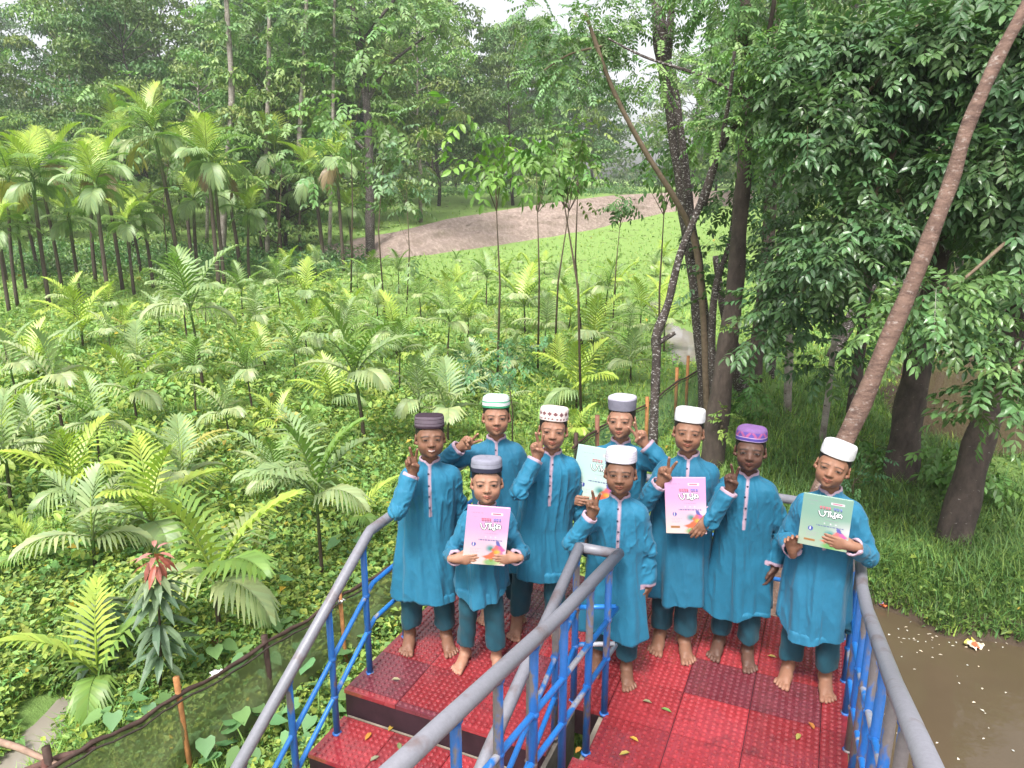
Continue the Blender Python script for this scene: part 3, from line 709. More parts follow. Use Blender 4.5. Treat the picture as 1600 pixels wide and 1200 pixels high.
    def cf(X,Y,Z):
        tt=(X-neck[0])*cu[0]+(Y-neck[1]+.002)*cu[1]+(Z-neck[2])*cu[2]
        q=np.sqrt(np.maximum((X-neck[0])**2+(Y-neck[1]+.002)**2+(Z-neck[2])**2-tt*tt,1e-9)); ang=np.arctan2(X-neck[0],-(Y-neck[1]))
        top=.030*s-.020*s*np.exp(-(ang/.28)**2)
        return np.maximum(np.maximum(np.abs(q-.0500*s)-.0052,tt-top),-.03-tt)
    k_.apply(cf,neck-.09,neck+.09,k=.008)
    V,Q=surface(k_); C=np.tile(KCOL*rs.uniform(.86,1.1)*v3(rs.uniform(.8,1.6),1,1),(len(V),1))
    Nv=normals(V,Q); zr=(V[:,2]-nz)/s; th=np.arctan2(V[:,1]-ch[1],V[:,0]-np.interp(V[:,2],cen_z,cenx)); sd=B['seed']*7
    armw=np.zeros(len(V)); da=np.zeros(len(V))
    for S0,E,Wr,D,N,T,kind,sg in arms:
        for (a,b,w0) in ((S0,E,1.),(E,Wr,0.)):
            d=b-a; L_=np.linalg.norm(d); t=np.clip(((V-a)@d)/L_**2,0,1); q=np.linalg.norm(V-a-t[:,None]*d,axis=1); w=np.clip((.060*s-q)/.012,0,1)*(1. if w0==0 else np.clip(t*3-.6,0,1))
            f1=nrm(np.cross(d,[0,0,1.]) if abs(nrm(d)[2])<.95 else np.cross(d,[1.,0,0])); f2=np.cross(nrm(d),f1); r_=V-a; an=np.arctan2(r_@f2,r_@f1)
            el=np.exp(-(((1-t) if w0 else t)/.38)**2); n_=ridge(vnoise(t*7+np.cos(an+1)*1.1,np.sin(an)*1.6+sg*5,sd+3))**2-.4
            n2_=vnoise(t*4+an*.4,np.cos(an)*2,sd+8)-.5
            da=np.where(w>armw,(n_*(.0045+.0100*el)+n2_*.008),da); armw=np.maximum(armw,w)
    low=np.clip((-.18-zr)/.5,0,1); up=np.exp(-((zr+.17)/.13)**2)
    dt=(ridge(vnoise(th*3.2+zr*2.2,zr*5.0+np.cos(th),sd))**2-.4)*(.0045+.0085*up+.003*low)+(vnoise(th*2.2+zr*.8,zr*2.2,sd+5)-.5)*(.010+.024*low)
    dt=dt+(ridge(vnoise(th*6+zr*9,zr*13-th*2,sd+11))**3-.25)*.0035*(.4+up)
    V=V+Nv*((dt*(1-armw)+da)*np.clip((topz-V[:,2])/.05,.0,1))[:,None]
    tt=(V-neck)@cu; q=np.sqrt(np.maximum(((V-neck)**2).sum(1)-tt*tt,0)); ang=np.arctan2(V[:,0]-neck[0],-(V[:,1]-neck[1])); top=.030*s-.020*s*np.exp(-(ang/.28)**2)
    blend=lambda m,c: C.__setitem__(slice(None),C*(1-np.clip(m,0,1)[:,None])+v3(c)*np.clip(m,0,1)[:,None])
    blend(((tt>top-.0105)&(q<.064*s)&(tt<.05))*1.,TRIM)
    cxz=np.interp(V[:,2],[ch[2]-.2,nz],[ch[0]*.8+pel[0]*.2,neck[0]]); pl=B.get('placket',.27)
    side_x=(V[:,0]-cxz)*cos(by)+(V[:,1]-ch[1])*sin(by)
    blend(np.clip((.0085-np.abs(side_x))*500,0,1)*(V[:,1]<neck[1]-.02)*(V[:,2]<nz+.01)*(V[:,2]>nz-pl*s)*(tt<.012),TRIM)
    for a,u,Ld in cuffd:
        t1=(V-a)@u; q1=np.sqrt(np.maximum(((V-a)**2).sum(1)-t1*t1,0)); blend(np.clip((t1-(Ld-.017))*300,0,1)*(q1<.066)*(t1<Ld+.01),TRIM)
    # stitched seam line a little above the hem, cloth slightly darker when damp
    ku=link('tunic',np_mesh('tunic',V,Q,C),root,M_cloth)
    for i in range(4):      # buttons on the placket
        zz=nz-(.03+i*.06)*s; m=(np.abs(V[:,2]-zz)<.006)&(np.abs(side_x)<.008)
        if m.any():
            p=V[m][np.argmin(V[m][:,1])]; b=MB().sphere((0,0,0),(.0055,.003,.0055),8,6,(.02,.03,.06)).build('button',M_btn,ku); b.location=p+v3(0,-.001,0)
    # ---------------- trousers
    cutz=B.get('tz',.12)
    t_=Field(np.arange(lo[0],hi[0],.006),np.arange(lo[1],hi[1],.006),np.arange(cutz-.04,pel[2]+.05,.006))
    for a,(x,y,yw),sg,kn in zip(ank,feet,(-1,1),knees):
        hip=pel+v3(sg*.065*s,0,-.0); f0=rs.uniform(0,6)
        end=v3(a[0],a[1]-.006,cutz-.10)
        def dw(X,Y,Z,t,f0=f0): return .0018*np.sin(Z*60+X*60+f0)+.005*np.sin(np.arctan2(Y-a[1],X-a[0])*3+f0+Z*7)
        t_.cap(hip,kn,.064*s,.058*s,.03,disp=dw); t_.cap(kn,end,.058*s,.059*s,.02,disp=dw)
    def cutf(X,Y,Z):
        d=cutz+.006*np.sin(X*60)-Z+0*X+0*Y; return d
    t_.apply(cutf,(lo[0],lo[1],cutz-.05),(hi[0],hi[1],pel[2]+.1),op='int')
    for a,kn in zip(ank,knees):
        def inn(X,Y,Z,a=a): return np.maximum(np.sqrt((X-a[0])**2+(Y-a[1]+.006)**2)-.042*s,Z-(cutz+.015))
        t_.apply(inn,v3(a[0]-.08,a[1]-.09,cutz-.03),v3(a[0]+.08,a[1]+.08,cutz+.03),k=.004,op='sub')
    V,Q=surface(t_); link('trousers',np_mesh('trousers',V,Q,np.tile(TCOL*B.get('kc',1.0),(len(V),1))),root,M_trs)
    B['frame']=(P,xv,yv,lp,s); B['arms']=arms
    return root

def make_cap(kind,O,RH,hs,root,tilt):
    n=96; prof={ # (height, radius factor)
      'round':[(.0,1.0),(.012,1.005),(.024,1.0),(.036,.985),(.046,.95),(.053,.88),(.058,.75),(.061,.5),(.0625,.2)],
      'fez':[(.0,1.0),(.015,1.005),(.030,1.0),(.044,.985),(.052,.965),(.056,.92),(.0585,.75),(.060,.5),(.061,.2)],
      'tall':[(.0,.97),(.02,.995),(.040,1.015),(.056,1.02),(.063,1.0),(.067,.93),(.071,.75),(.074,.5),(.0755,.2)]}[kind[1]]
    pr=np.array(prof)*[1.06,1]; dense=[]; 
    hs_=np.concatenate([np.linspace(0,pr[5,0],22),[pr[6,0],pr[7,0],pr[8,0]]]); rf=np.interp(hs_,pr[:,0],pr[:,1])
    th=np.linspace(0,2*pi,n,endpoint=False); V=[];C=[]
    Rt=rotm(0,tilt,0); c0=v3(0,.010,.150)
    name=kind[0]
    def colf(t,a):
        W=v3(.60,.60,.62)
        if name=='white': return W
        if name=='whiteribs': return W*(.80 if (t*26)%1<.28 else 1.0)*v3(.93,.90,1.0)
        if name=='darkstripe': return v3(.20,.16,.20) if (t<.92 and (t*9)%1<.35 and t>.22) else v3(.040,.024,.036)
        if name=='green': 
            return v3(.04,.25,.12) if t<.22 else (W if t<.48 else (v3(.10,.36,.22) if t<.62 else (W if t<.88 else v3(.45,.62,.55))))
        if name=='diamond':
            if t<.12 or t>.93: return v3(.62,.52,.50)
            if t<.26: return v3(.16,.08,.09) if (a*22/6.283)%1<.45 else v3(.62,.52,.50)
            if .36<t<.86:
                q=(a*15/6.283)%1; return v3(.16,.07,.08) if abs(q-.5)*2+abs(t-.61)/.25<.85 else v3(.66,.56,.54)
            return v3(.64,.54,.52)
        if name=='grey': return (v3(.165,.16,.205)*(1.15 if (int(t*22)+int(a*26/6.283*2))%2 else .88)) if t<.80 else v3(.42,.40,.48)
        if name=='greyband': return v3(.025,.025,.045) if t<.36 else (v3(.23,.23,.29)*(.7 if .62<t<.67 else 1.0))
        if name=='purple':
            if t<.09: return v3(.36,.28,.46)
            if t<.32: return v3(.07,.05,.24)
            if t<.38: return v3(.5,.35,.5)
            if t<.80:
                q=(a*16/6.283)%1; z=(t-.38)/.42; return v3(.30,.08,.20) if abs(q-(.2+.6*(z if int(a*16/6.283)%2 else 1-z)))<.24 else v3(.09,.06,.26)
            return v3(.17,.09,.24)
        return W
    tmax=pr[5,0]
    for i,(hh,r) in enumerate(zip(hs_,rf)):
        for a in th:
            w=1+.004*sin(a*5+i*.5)
            V.append([cos(a)*.0745*r*w,sin(a)*.0925*r*w,hh+.0015*sin(a*3+1)]); C.append(colf(min(1,hh/tmax) if i<22 else 1.0,a))
    m=len(hs_); V.append([0,0,pr[-1,0]+.001]); C.append(colf(1,0)); V=np.array(V)
    rim=np.stack([np.cos(th)*.069,np.sin(th)*.087,np.full(n,.004)],1); C+= [v3(.05,.05,.05)]*n; V=np.concatenate([V,rim])
    V=(V@Rt.T+c0)*hs; V=V@RH.T+O
    a=np.arange(n); b=(a+1)%n; Q=np.concatenate([np.stack([i*n+a,i*n+b,(i+1)*n+b,(i+1)*n+a],1) for i in range(m-1)]+[np.stack([m*n+1+a,m*n+1+b,b,a],1)])
    T=np.stack([(m-1)*n+a,(m-1)*n+b,np.full(n,m*n)],1)
    link('cap',np_mesh('cap',V,[Q,T],np.array(C)),root,M_cap)
DK=(.105,.045,.028); MD=(.19,.088,.055); LT=(.30,.155,.105)
BOYS=[
 dict(seed=1,cap=('darkstripe','fez'),skin=(.17,.075,.045),feet=[(641,1008,-8),(698,1010,8)],eye=(674,687),head=(4,-9,1),collar_x=672,hempx=(665,947),smile=.9,teeth=1,
  armL=dict(at=(645,738,-.17),D=(-.08,-.15,1),kind='V3'),armR=dict(hang=1,out=.03,fwd=.05),
  label='barefoot boy in teal tunic and dark striped cap at the left rail raising fingers'),
 dict(seed=2,cap=('green','round'),skin=(.26,.125,.08),feet=[(762,962,-8),(806,962,8)],eye=(776,654),head=(2,-8,0),hempx=(790,905),smile=.1,
  armL=dict(at=(721,697,-.12),D=(.55,-.3,.5),kind='V',pole=(-.8,.2,-.8)),armR=dict(hang=1,out=.03,fwd=.05),
  label='boy in green and white striped cap standing behind the smallest boy'),
 dict(seed=3,cap=('diamond','fez'),skin=(.25,.12,.078),feet=[(808,986,-6),(868,998,10)],eye=(864,675),head=(-2,-8,3),hempx=(850,912),smile=0,
  armL=dict(at=(839,714,-.17),D=(-.02,-.15,1),kind='V',pole=(-.5,.1,-1)),armR=dict(hang=1,out=.02,fwd=.06),
  label='boy in beige cap with diamond pattern making a finger sign by his cheek'),
 dict(seed=4,cap=('grey','tall'),skin=(.27,.135,.09),feet=[(925,968,-6),(975,970,6)],eye=(967,659),head=(-10,-6,-2),collar_x=968,hempx=(950,900),smile=0,
  armR=dict(at=(1007,693,-.16),D=(-.42,-.2,.85),kind='V',T=(-1,0,0),pole=(.8,.1,-1)),
  armL=dict(at=(881,776,-.20),D=(.8,-.2,-.1),N=(0,1,0),T=(0,0,1),kind='hold',pole=(-.4,.4,-1)),
  label='boy in tall grey cap at the back with his hand before one eye'),
 dict(seed=5,cap=('greyband','fez'),skin=(.30,.150,.10),feet=[(727,1038,-22),(776,1045,8)],eye=(761,758),head=(0,-10,0),hempx=(760,945),smile=.2,front=.05,fth=-.5,sw=1.02,hs=1.02,
  armL=dict(at=(712,873,-.20),D=(1,-.15,.02),N=(0,1,0),T=(0,0,1),kind='hold',pole=(-.45,.5,-1)),
  armR=dict(at=(805,872,-.20),D=(-1,-.15,.02),N=(0,1,0),T=(0,0,1),kind='hold',pole=(.45,.5,-1)),
  label='smallest boy in grey cap with dark band holding a pink book with both hands'),
 dict(seed=6,cap=('whiteribs','fez'),skin=(.155,.070,.042),feet=[(933,1042,-8),(978,1062,6)],eye=(968,743),head=(-3,-9,-1),hempx=(975,1005),smile=0,
  armL=dict(at=(925,803,-.17),D=(.02,-.15,1),kind='V',pole=(-.5,.1,-.9)),armR=dict(at=(1013,915,-.02),D=(-.25,-.1,-1),N=(-1,.3,0),T=(-.4,-1,0),kind='hang',pole=(1,.6,0)),
  label='boy in ribbed white cap in the middle standing behind the central railing'),
 dict(seed=7,cap=('white','fez'),skin=(.20,.092,.055),feet=[(1030,1008,-6),(1068,1020,10)],eye=(1076,678),head=(0,-8,2),collar_x=1074,hempx=(1062,946),smile=.8,
  armL=dict(at=(1034,752,-.17),D=(.25,-.15,1),kind='V',pole=(-.5,.1,-.9)),armR=dict(at=(1110,806,-.19),D=(-.5,-.2,-.8),N=(0,1,0),T=(-1,0,0),kind='hold',pole=(-.15,.7,-1)),
  label='smiling boy in plain white cap raising fingers above a pink book'),
 dict(seed=8,cap=('purple','round'),skin=(.085,.038,.028),feet=[(1122,1018,-8),(1166,1034,8)],eye=(1172,708),head=(0,-7,0),hempx=(1175,975),smile=0,
  armL=dict(at=(1141,763,-.17),D=(0,-.15,1),kind='V',pole=(-.5,.1,-1)),armR=dict(at=(1211,885,-.04),D=(-.25,-.1,-1),N=(-1,.3,0),T=(-.4,-1,0),kind='hang',pole=(1,.6,0)),
  label='boy in purple patterned cap making a finger sign'),
 dict(seed=9,cap=('white','fez'),skin=(.23,.105,.062),feet=[(1229,1060,-6),(1287,1078,8)],eye=(1299,733),head=(-6,-8,11),collar_x=1294,hempx=(1290,1012),smile=.5,captilt=0,sw=1.06,
  armL=dict(at=(1238,860,-.17),D=(-.12,-.35,.9),kind='open',pole=(-.35,.5,-1)),armR=dict(at=(1331,853,-.20),D=(-1,-.15,.12),N=(0,1,0),T=(0,0,1),kind='hold',pole=(.5,.3,-1)),
  label='boy in white cap tilting his head at the right rail with a pale green book'),
]
ROOTS=[make_person(b) for b in BOYS]
# ================================================================== books held by the boys
M_cov=m_attr('printed_cover',rough=.28,spec=.5,namp=.0,nscale=3); M_page=m_attr('page_edges',rough=.8,namp=.05); M_ink=m_attr('ink',rough=.5,namp=0)
def book(B,TL,TR,BR,BL,dyt,dyb,base,alt,label):
    P,xv,yv,lp,s=B['frame']; tl,tr=lp(*TL,dyt),lp(*TR,dyt); bl,br=lp(*BL,dyb),lp(*BR,dyb)
    X=nrm((tr-tl)+(br-bl)); Yv=(tl-bl)+(tr-br); Yv=nrm(Yv-X*(Yv@X)); Z=np.cross(X,Yv); c=(tl+tr+bl+br)/4; w=(np.linalg.norm(tr-tl)+np.linalg.norm(br-bl))/2; h=(np.linalg.norm(tl-bl)+np.linalg.norm(tr-br))/2; th=.011
    Rw=np.stack([xv,yv,[0,0,1]],1); Mx=Matrix((Rw@np.stack([X,Yv,Z],1)).tolist()).to_4x4(); wc=P+Rw@c; Mx.translation=Vector(wc)
    o=empty('book'); o.matrix_world=Mx; tag(o,label,'book','textbooks held by the boys')
    MB().box((0,0,-th/2),(w/2-.003,h/2-.003,th/2-.001),None,(.78,.77,.74)).build('pages',M_page,o,False)
    nx_,ny_=72,100; u,v=np.meshgrid(np.linspace(0,1,nx_),np.linspace(0,1,ny_),indexing='ij')   # v from the top down
    base,alt=np.array(base),np.array(alt); C=base*(1-np.clip((v-.35)/.65,0,1)[...,None]*.8*(1-.5*u[...,None]))+alt*np.clip((v-.35)/.65,0,1)[...,None]*.8*(1-.5*u[...,None])
    C=C*(1-.7*np.clip(1-np.hypot((u-1.0)/.5,(v-.62)/.22),0,1)[...,None])+np.array([.75,.68,.74])*.7*np.clip(1-np.hypot((u-1.0)/.5,(v-.62)/.22),0,1)[...,None]
    def bl_(m,c,k=1.): 
        nonlocal C; m=(np.clip(m,0,1)*k)[...,None]; C=C*(1-m)+np.array(c)*m
    bl_(1.4-1.4*np.hypot((u-.62)/.14,(v-.71)/.085),(.07,.28,.30),.9); bl_(1.5-1.5*np.hypot((u-.64)/.06,(v-.72)/.035),(.05,.22,.10),.8)
    wdt=.02+.26*np.clip((v-.58)/.32,0,1); cx_=.80-.03*(v-.58)/.3; wdt=wdt*(1+.22*np.sin(v*46)+.10*np.sin(v*97)); ins=np.clip(1-np.abs(u-cx_-.03*np.sin(v*20))/wdt,0,1)*(v>.585)*(v<.92+.03*np.sin(u*40))
    bl_(ins*4,(.70,.14,.06),.95); bl_(ins*4*np.clip((u-cx_)*14,0,1),(.50,.12,.45),.8); bl_(ins*5*np.clip((.67-v)*30,0,1),(.06,.12,.42),.9); bl_(np.clip(1.4-np.hypot((u-.77)/.07,(v-.70)/.045),0,1),(.80,.18,.22),.8); bl_(np.clip(1.4-np.hypot((u-.80)/.08,(v-.77)/.04),0,1),(.90,.50,.06),.85)
    bl_(np.clip(1.3-np.hypot((u-.66)/.17,(v-.955)/.06),0,1)*1.5,(.12,.38,.08),.8); bl_(np.clip(1.2-np.hypot((u-.86)/.14,(v-.95)/.05),0,1),(.45,.60,.20),.7)
    bl_((np.hypot((u-.225),(v-.655)*h/w)<.052)*1.,(.05,.07,.36)); bl_((np.abs(u-.225)<.014)*(np.abs(v-.662)<.018)*1.,(.7,.7,.8)); bl_((np.hypot((u-.225),(v-.635)*h/w)<.014)*1.,(.7,.7,.8))
    bl_((np.abs(u-.235)<.115)*(np.abs(v-.885)<.017)*1.,(.36,.17,.06)); bl_((np.abs(u-.70)<.135)*(np.abs(v-.115)<.024)*1.,(.82,.78,.82)); bl_((np.abs(u-.70)<.095)*(np.abs(v-.116)<.006)*1.,(.45,.10,.20))
    rs=np.random.default_rng(int(TL[0])); 
    for vv,a,b,c_,k in ((.110,.10,.30,(.35,.2,.35),.6),(.110,.33,.38,(.25,.25,.3),.7),(.185,.15,.24,(.4,.3,.4),.5),(.452,.46,.76,(.35,.2,.35),.65),(.572,.33,.88,(.10,.12,.30),.9),(.725,.15,.40,(.4,.3,.4),.55),(.75,.15,.36,(.4,.3,.4),.45),(.775,.15,.38,(.4,.3,.4),.55),(.80,.15,.32,(.4,.3,.4),.45)):
        gl=(np.sin(u*190+vv*50)*np.sin(u*83+vv*90)>-.35); bl_((u>a)*(u<b)*(np.abs(v-vv)<.0065)*gl*1.,c_,k)
    for q in (.49,.61,.72): bl_((np.hypot(u-q,(v-.515)*h/w)<.016)*1.,(.75,.70,.78),.8)
    Vv=np.stack([(u-.5)*w,(.5-v)*h,0*u],-1).reshape(-1,3); i,j=np.meshgrid(np.arange(nx_-1),np.arange(ny_-1),indexing='ij'); q=(i*ny_+j).ravel()
    cv=link('front_cover',np_mesh('front_cover',Vv,np.stack([q,q+1,q+ny_+1,q+ny_],1),C.reshape(-1,3)*.80),o,M_cov); 
    MB().box((0,0,-th),(w/2,h/2,.0008),None,tuple(base*.9)).build('back_cover',M_cov,o,False); MB().box((-w/2+.0008,0,-th/2),(.0008,h/2,th/2-.0005),None,tuple(base*.9)).build('spine',M_cov,o,False)
    # hand-drawn style Bengali title, white strokes on a dark outline
    ST=[[(.345,.285),(.36,.335),(.40,.378),(.445,.385),(.475,.350),(.485,.300),(.465,.277),(.45,.290),(.47,.305),(.51,.277),(.545,.285),(.550,.335),(.540,.385)],[(.575,.275),(.585,.385)],[(.555,.275),(.60,.275)],[(.60,.335),(.625,.372),(.655,.395),(.680,.372),(.650,.345),(.625,.350)],[(.665,.280),(.672,.350),(.690,.392)],[(.655,.278),(.70,.283)],[(.735,.285),(.700,.335),(.735,.372),(.738,.300)],[(.738,.315),(.785,.292),(.815,.325),(.775,.352),(.740,.335)],[(.815,.325),(.800,.372)]]
    f3=lambda q,z: np.array([(q[0]-.5)*w,(.5-q[1])*h,z])
    def strokes(name,r_,z,col):
        mb=MB()
        for st in ST:
            P_=np.array([f3(q,0) for q in st]); t=np.linspace(0,len(st)-1,len(st)*5); A=np.stack([np.interp(t,np.arange(len(st)),P_[:,k]) for k in range(3)],1)
            for _ in range(2): A[1:-1]=(A[:-2]+2*A[1:-1]+A[2:])/4
            n0=mb.n; mb.tube(A,r_,8,col); 
        for a in mb.V: a[:,2]=a[:,2]*.12+z
        mb.build(name,M_ink,o)
    strokes('title_outline',.0046,.0010,(.035,.085,.085)); strokes('title_lettering',.0020,.0022,(.82,.82,.82))
    mb=MB()
    for k,(a,b) in enumerate([(.35,.40),(.41,.46),(.47,.52),(.53,.57),(.63,.68),(.69,.74),(.76,.80)]):
        col=(.55,.12,.18) if k<4 else (.14,.16,.45); A=[f3((a,.20),0),f3((b,.20),0)]; mb.tube(A,.0016,6,col); mb.tube([f3(((a+b)/2,.20),0),f3((a+.01,.235),0),f3((b-.005,.245),0)],.0015,6,col)
        mb.tube([f3((b-.006,.20),0),f3((b-.006,.245),0)],.0014,6,col)
    for a in mb.V: a[:,2]=a[:,2]*.15+.0012
    mb.build('subtitle_lettering',M_ink,o)
    return o
PK=((.66,.36,.60),(.80,.70,.52)); GN=((.23,.38,.31),(.44,.50,.38)); GP=((.50,.72,.66),(.72,.80,.68))
book(BOYS[4],(731,789),(797,795),(789,884),(722,880),-.205,-.215,*PK,'pink book held low by the smallest boy with both hands')
book(BOYS[6],(1040,746),(1103,747),(1104,834),(1039,833),-.19,-.205,*PK,'pink book held upright by the smiling boy in the plain white cap')
book(BOYS[8],(1258,769),(1335,785),(1322,862),(1244,849),-.205,-.215,*GN,'green book tilted clockwise in the hands of the rightmost boy')
book(BOYS[3],(904,694),(974,707),(961,797),(889,785),-.19,-.205,*GP,'pale green book half hidden behind the ribbed white cap')
# ================================================================== vegetation
def unit(a): return a/(np.linalg.norm(a,axis=-1,keepdims=True)+1e-9)
def leaf_mesh(P,D,Nn,L,Wd,C,fine=False,bend=.25,fold=.18):
    """P base points, D leaf axis, Nn leaf normal, L length, Wd half width; returns V,F list,C"""
    n=len(P); D=unit(D); S=unit(np.cross(D,Nn)); Nn=np.cross(S,D); L=np.broadcast_to(L,(n,))[:,None]; Wd=np.broadcast_to(Wd,(n,))[:,None]
    if not fine:
        V=np.stack([P,P+D*L*.45+S*Wd+Nn*Wd*fold*2-Nn*L*bend*.15,P+D*L-Nn*L*bend,P+D*L*.45-S*Wd+Nn*Wd*fold*2-Nn*L*bend*.15],1).reshape(-1,3)
        b=np.arange(n)[:,None]*4; F=np.concatenate([b+[0,1,2],b+[0,2,3]]); return V,[F],np.repeat(C,4,0)
    m=lambda t,s: P+D*L*t+S*Wd*s+Nn*(abs(s)*Wd*fold-L*bend*t*t)
    V=np.stack([m(0,0),m(.28,.85),m(.28,0),m(.28,-.85),m(.65,.9),m(.65,0),m(.65,-.9),m(1,0)],1).reshape(-1,3); b=np.arange(n)[:,None]*8
    T=np.concatenate([b+[0,1,2],b+[0,2,3],b+[4,7,5],b+[5,7,6]]); Q=np.concatenate([b+[1,4,5,2],b+[2,5,6,3]])
    return V,[T,Q],np.repeat(C,8,0)
def rdir(n,r): v=r.normal(size=(n,3)); return unit(v)
def hue(c,n,r,a=.25,b=.10):
    """n colours round c: brightness spread a, hue spread b"""
    c=np.array(c); k=1+a*(r.random((n,1))*2-1); h=(r.random((n,1))*2-1)*b; return np.clip(c*k*np.concatenate([1+h*1.4,1+h*.2,1-h],1),0,1)
M_leaf=m_attr('leaves',rough=.48,spec=.45,nscale=3,namp=.12,trans=.28)
M_gloss=m_attr('glossy_leaves',rough=.36,spec=.55,nscale=3,namp=.12,trans=.22)
M_palm=m_attr('palm_fronds',rough=.42,spec=.5,nscale=4,namp=.12,trans=.30)
M_cover=m_attr('creeping_herbs',rough=.55,spec=.4,nscale=1.2,namp=.22,trans=.25)
M_stem=m_attr('plant_stems',rough=.8,nscale=18,namp=.35,bump=.4,bscale=40)
def bark(name,c1,c2,patch,lo,hi,sc=(1,1,.5),ns=7,psc=14):
    M=NT(name); co=M.co(); mp=M.n('ShaderNodeMapping'); mp.inputs['Scale'].default_value=sc; M.l(co,mp.inputs[0])
    mq=M.n('ShaderNodeMapping'); mq.inputs['Scale'].default_value=(1,1,1.7); M.l(co,mq.inputs[0])
    n=M.noise(mp.outputs[0],ns,6,.7); c=M.mix(M.ramp(n,[(.35,(0,0,0)),(.65,(1,1,1))]),c1,c2)
    if patch: c=M.mix(M.ramp(M.noise(mq.outputs[0],psc,5,.65),[(lo,(0,0,0)),(hi,(1,1,1))]),c,patch)
    M.set(Base_Color=c,Roughness=.88); M.bump(M.noise(mp.outputs[0],ns*4,5,.7),.8,.02); return M.m
M_dark=bark('dark_lichened_bark',(.026,.019,.017),(.075,.056,.050),(.36,.34,.33),.57,.61,psc=26)
M_bark=bark('brown_bark',(.034,.024,.020),(.095,.070,.058),(.28,.26,.24),.66,.70)
M_pale=bark('pale_grey_bark',(.17,.14,.12),(.38,.34,.30),(.08,.06,.05),.60,.66,(1,1,1),5)
M_red=bark('smooth_reddish_bark',(.085,.048,.038),(.21,.130,.100),(.36,.30,.27),.56,.74,(1,1,2.6),6,16)
# ---------------------------------------------------------------- ground cover (nobody could count it)
def scatter(n,box,seed,zmax=60):
    r=np.random.default_rng(seed); x0,x1,y0,y1=box; px=r.uniform(x0,x1,n); py=r.uniform(y0,y1,n)
    d=_F+_R*((px-800)/FPX)[:,None]-_U*((py-600)/FPX)[:,None]; d=d[d[:,2]<-.012]; t=(GZ-EYE)/d[:,2]; P=_C+d*t[:,None]; P=P[(P[:,1]<zmax)]
    for _ in range(3): 
        z=terrain(P[:,0],P[:,1]); dd=(P-_C); P=_C+dd*((z-EYE)/dd[:,2])[:,None] if False else P
    P[:,2]=terrain(P[:,0],P[:,1]); x,y=P[:,0],P[:,1]
    u=x*UU[0]+y*UU[1]; v=x*VV[0]+y*VV[1]
    ok=(P[:,2]>WZ+.02)&~((u>U0-.1)&(u<U1+.1)&(v<V1+.1)&(v>-1))&(poly_sd(x,y,PUD1)+.35*fbm(x*4,y*4,8)>.03)&(poly_sd(x,y,PUD2)+.6*fbm(x*2,y*2,8)>.05)
    return P[ok],r
_tx,_ty,_by=toe[:,0],toe[:,1],back[:,1]
def onmound(P): 
    a=np.interp(P[:,0],_tx,_ty,left=1e9,right=1e9); b=np.interp(P[:,0],_tx,_by,left=1e9,right=1e9); return (P[:,1]>a)&(P[:,1]<b+3)
A_,r=scatter(440000,(-250,1850,325,1420),11); A_=A_[~onmound(A_)]; A2_,_=scatter(60000,(-1100,-250,335,1500),15); A_=np.concatenate([A_,A2_]); A_=A_[~((A_[:,0]>2.2)&(A_[:,1]<16)&(r.random(len(A_))<.6))]
dist=np.hypot(A_[:,0],A_[:,1]); soilm=fbm(A_[:,0]*.9,A_[:,1]*.9,77); A_=A_[(soilm>-.42)|(r.random(len(A_))<.3)]; dist=np.hypot(A_[:,0],A_[:,1]); n=len(A_)
lush=np.clip(.5+.9*fbm(A_[:,0]*.28+3,A_[:,1]*.28,41)+.25*fbm(A_[:,0]*1.5,A_[:,1]*1.5,42),0,1)*np.clip(1.25-(A_[:,1]-16)/14*np.clip((A_[:,0]+12)/14,0,1),0.05,1)*np.clip(1.3-np.clip(A_[:,0]-.5,0,3)*.3,.45,1)
L=(.010+.0052*dist**.84)*(.7+.6*r.random(n))*(1+.9*lush)*r.choice([.5,.8,1.3],n)
hgt=r.random(n)**1.3*(.04+.36*lush**1.6)
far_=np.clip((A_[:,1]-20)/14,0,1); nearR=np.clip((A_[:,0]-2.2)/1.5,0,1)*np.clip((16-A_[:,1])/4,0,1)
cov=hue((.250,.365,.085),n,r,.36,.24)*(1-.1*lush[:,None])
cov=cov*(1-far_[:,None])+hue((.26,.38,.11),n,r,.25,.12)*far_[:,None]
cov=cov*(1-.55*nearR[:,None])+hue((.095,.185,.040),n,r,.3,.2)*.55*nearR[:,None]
pt=fbm(A_[:,0]*.5,A_[:,1]*.5,55)[:,None]; cov=cov*(1+.35*pt*np.array([1.2,.8,.8]))
yl=r.random(n)<.006; cov[yl]=hue((.50,.36,.05),yl.sum(),r,.3,.1)
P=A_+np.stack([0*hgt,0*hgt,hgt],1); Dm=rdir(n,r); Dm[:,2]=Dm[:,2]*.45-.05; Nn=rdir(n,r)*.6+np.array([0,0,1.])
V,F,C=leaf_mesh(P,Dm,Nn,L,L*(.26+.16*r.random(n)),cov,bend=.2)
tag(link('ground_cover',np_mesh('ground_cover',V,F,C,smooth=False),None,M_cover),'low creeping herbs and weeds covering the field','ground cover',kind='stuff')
r=np.random.default_rng(71); Wd,_r=scatter(1000,(-180,820,455,900),72,40); Wd=Wd[(Wd[:,0]<1.5)&(np.hypot(Wd[:,0],Wd[:,1])>8)]
Wd=Wd[(fbm(Wd[:,0]*.5,Wd[:,1]*.5,91)>-.12)]; cw=np.repeat(Wd,34,0); n=len(cw); sz=np.repeat(r.uniform(.18,.42,len(Wd)),34); a=r.random(n)*6.28; q=r.random(n)**.6
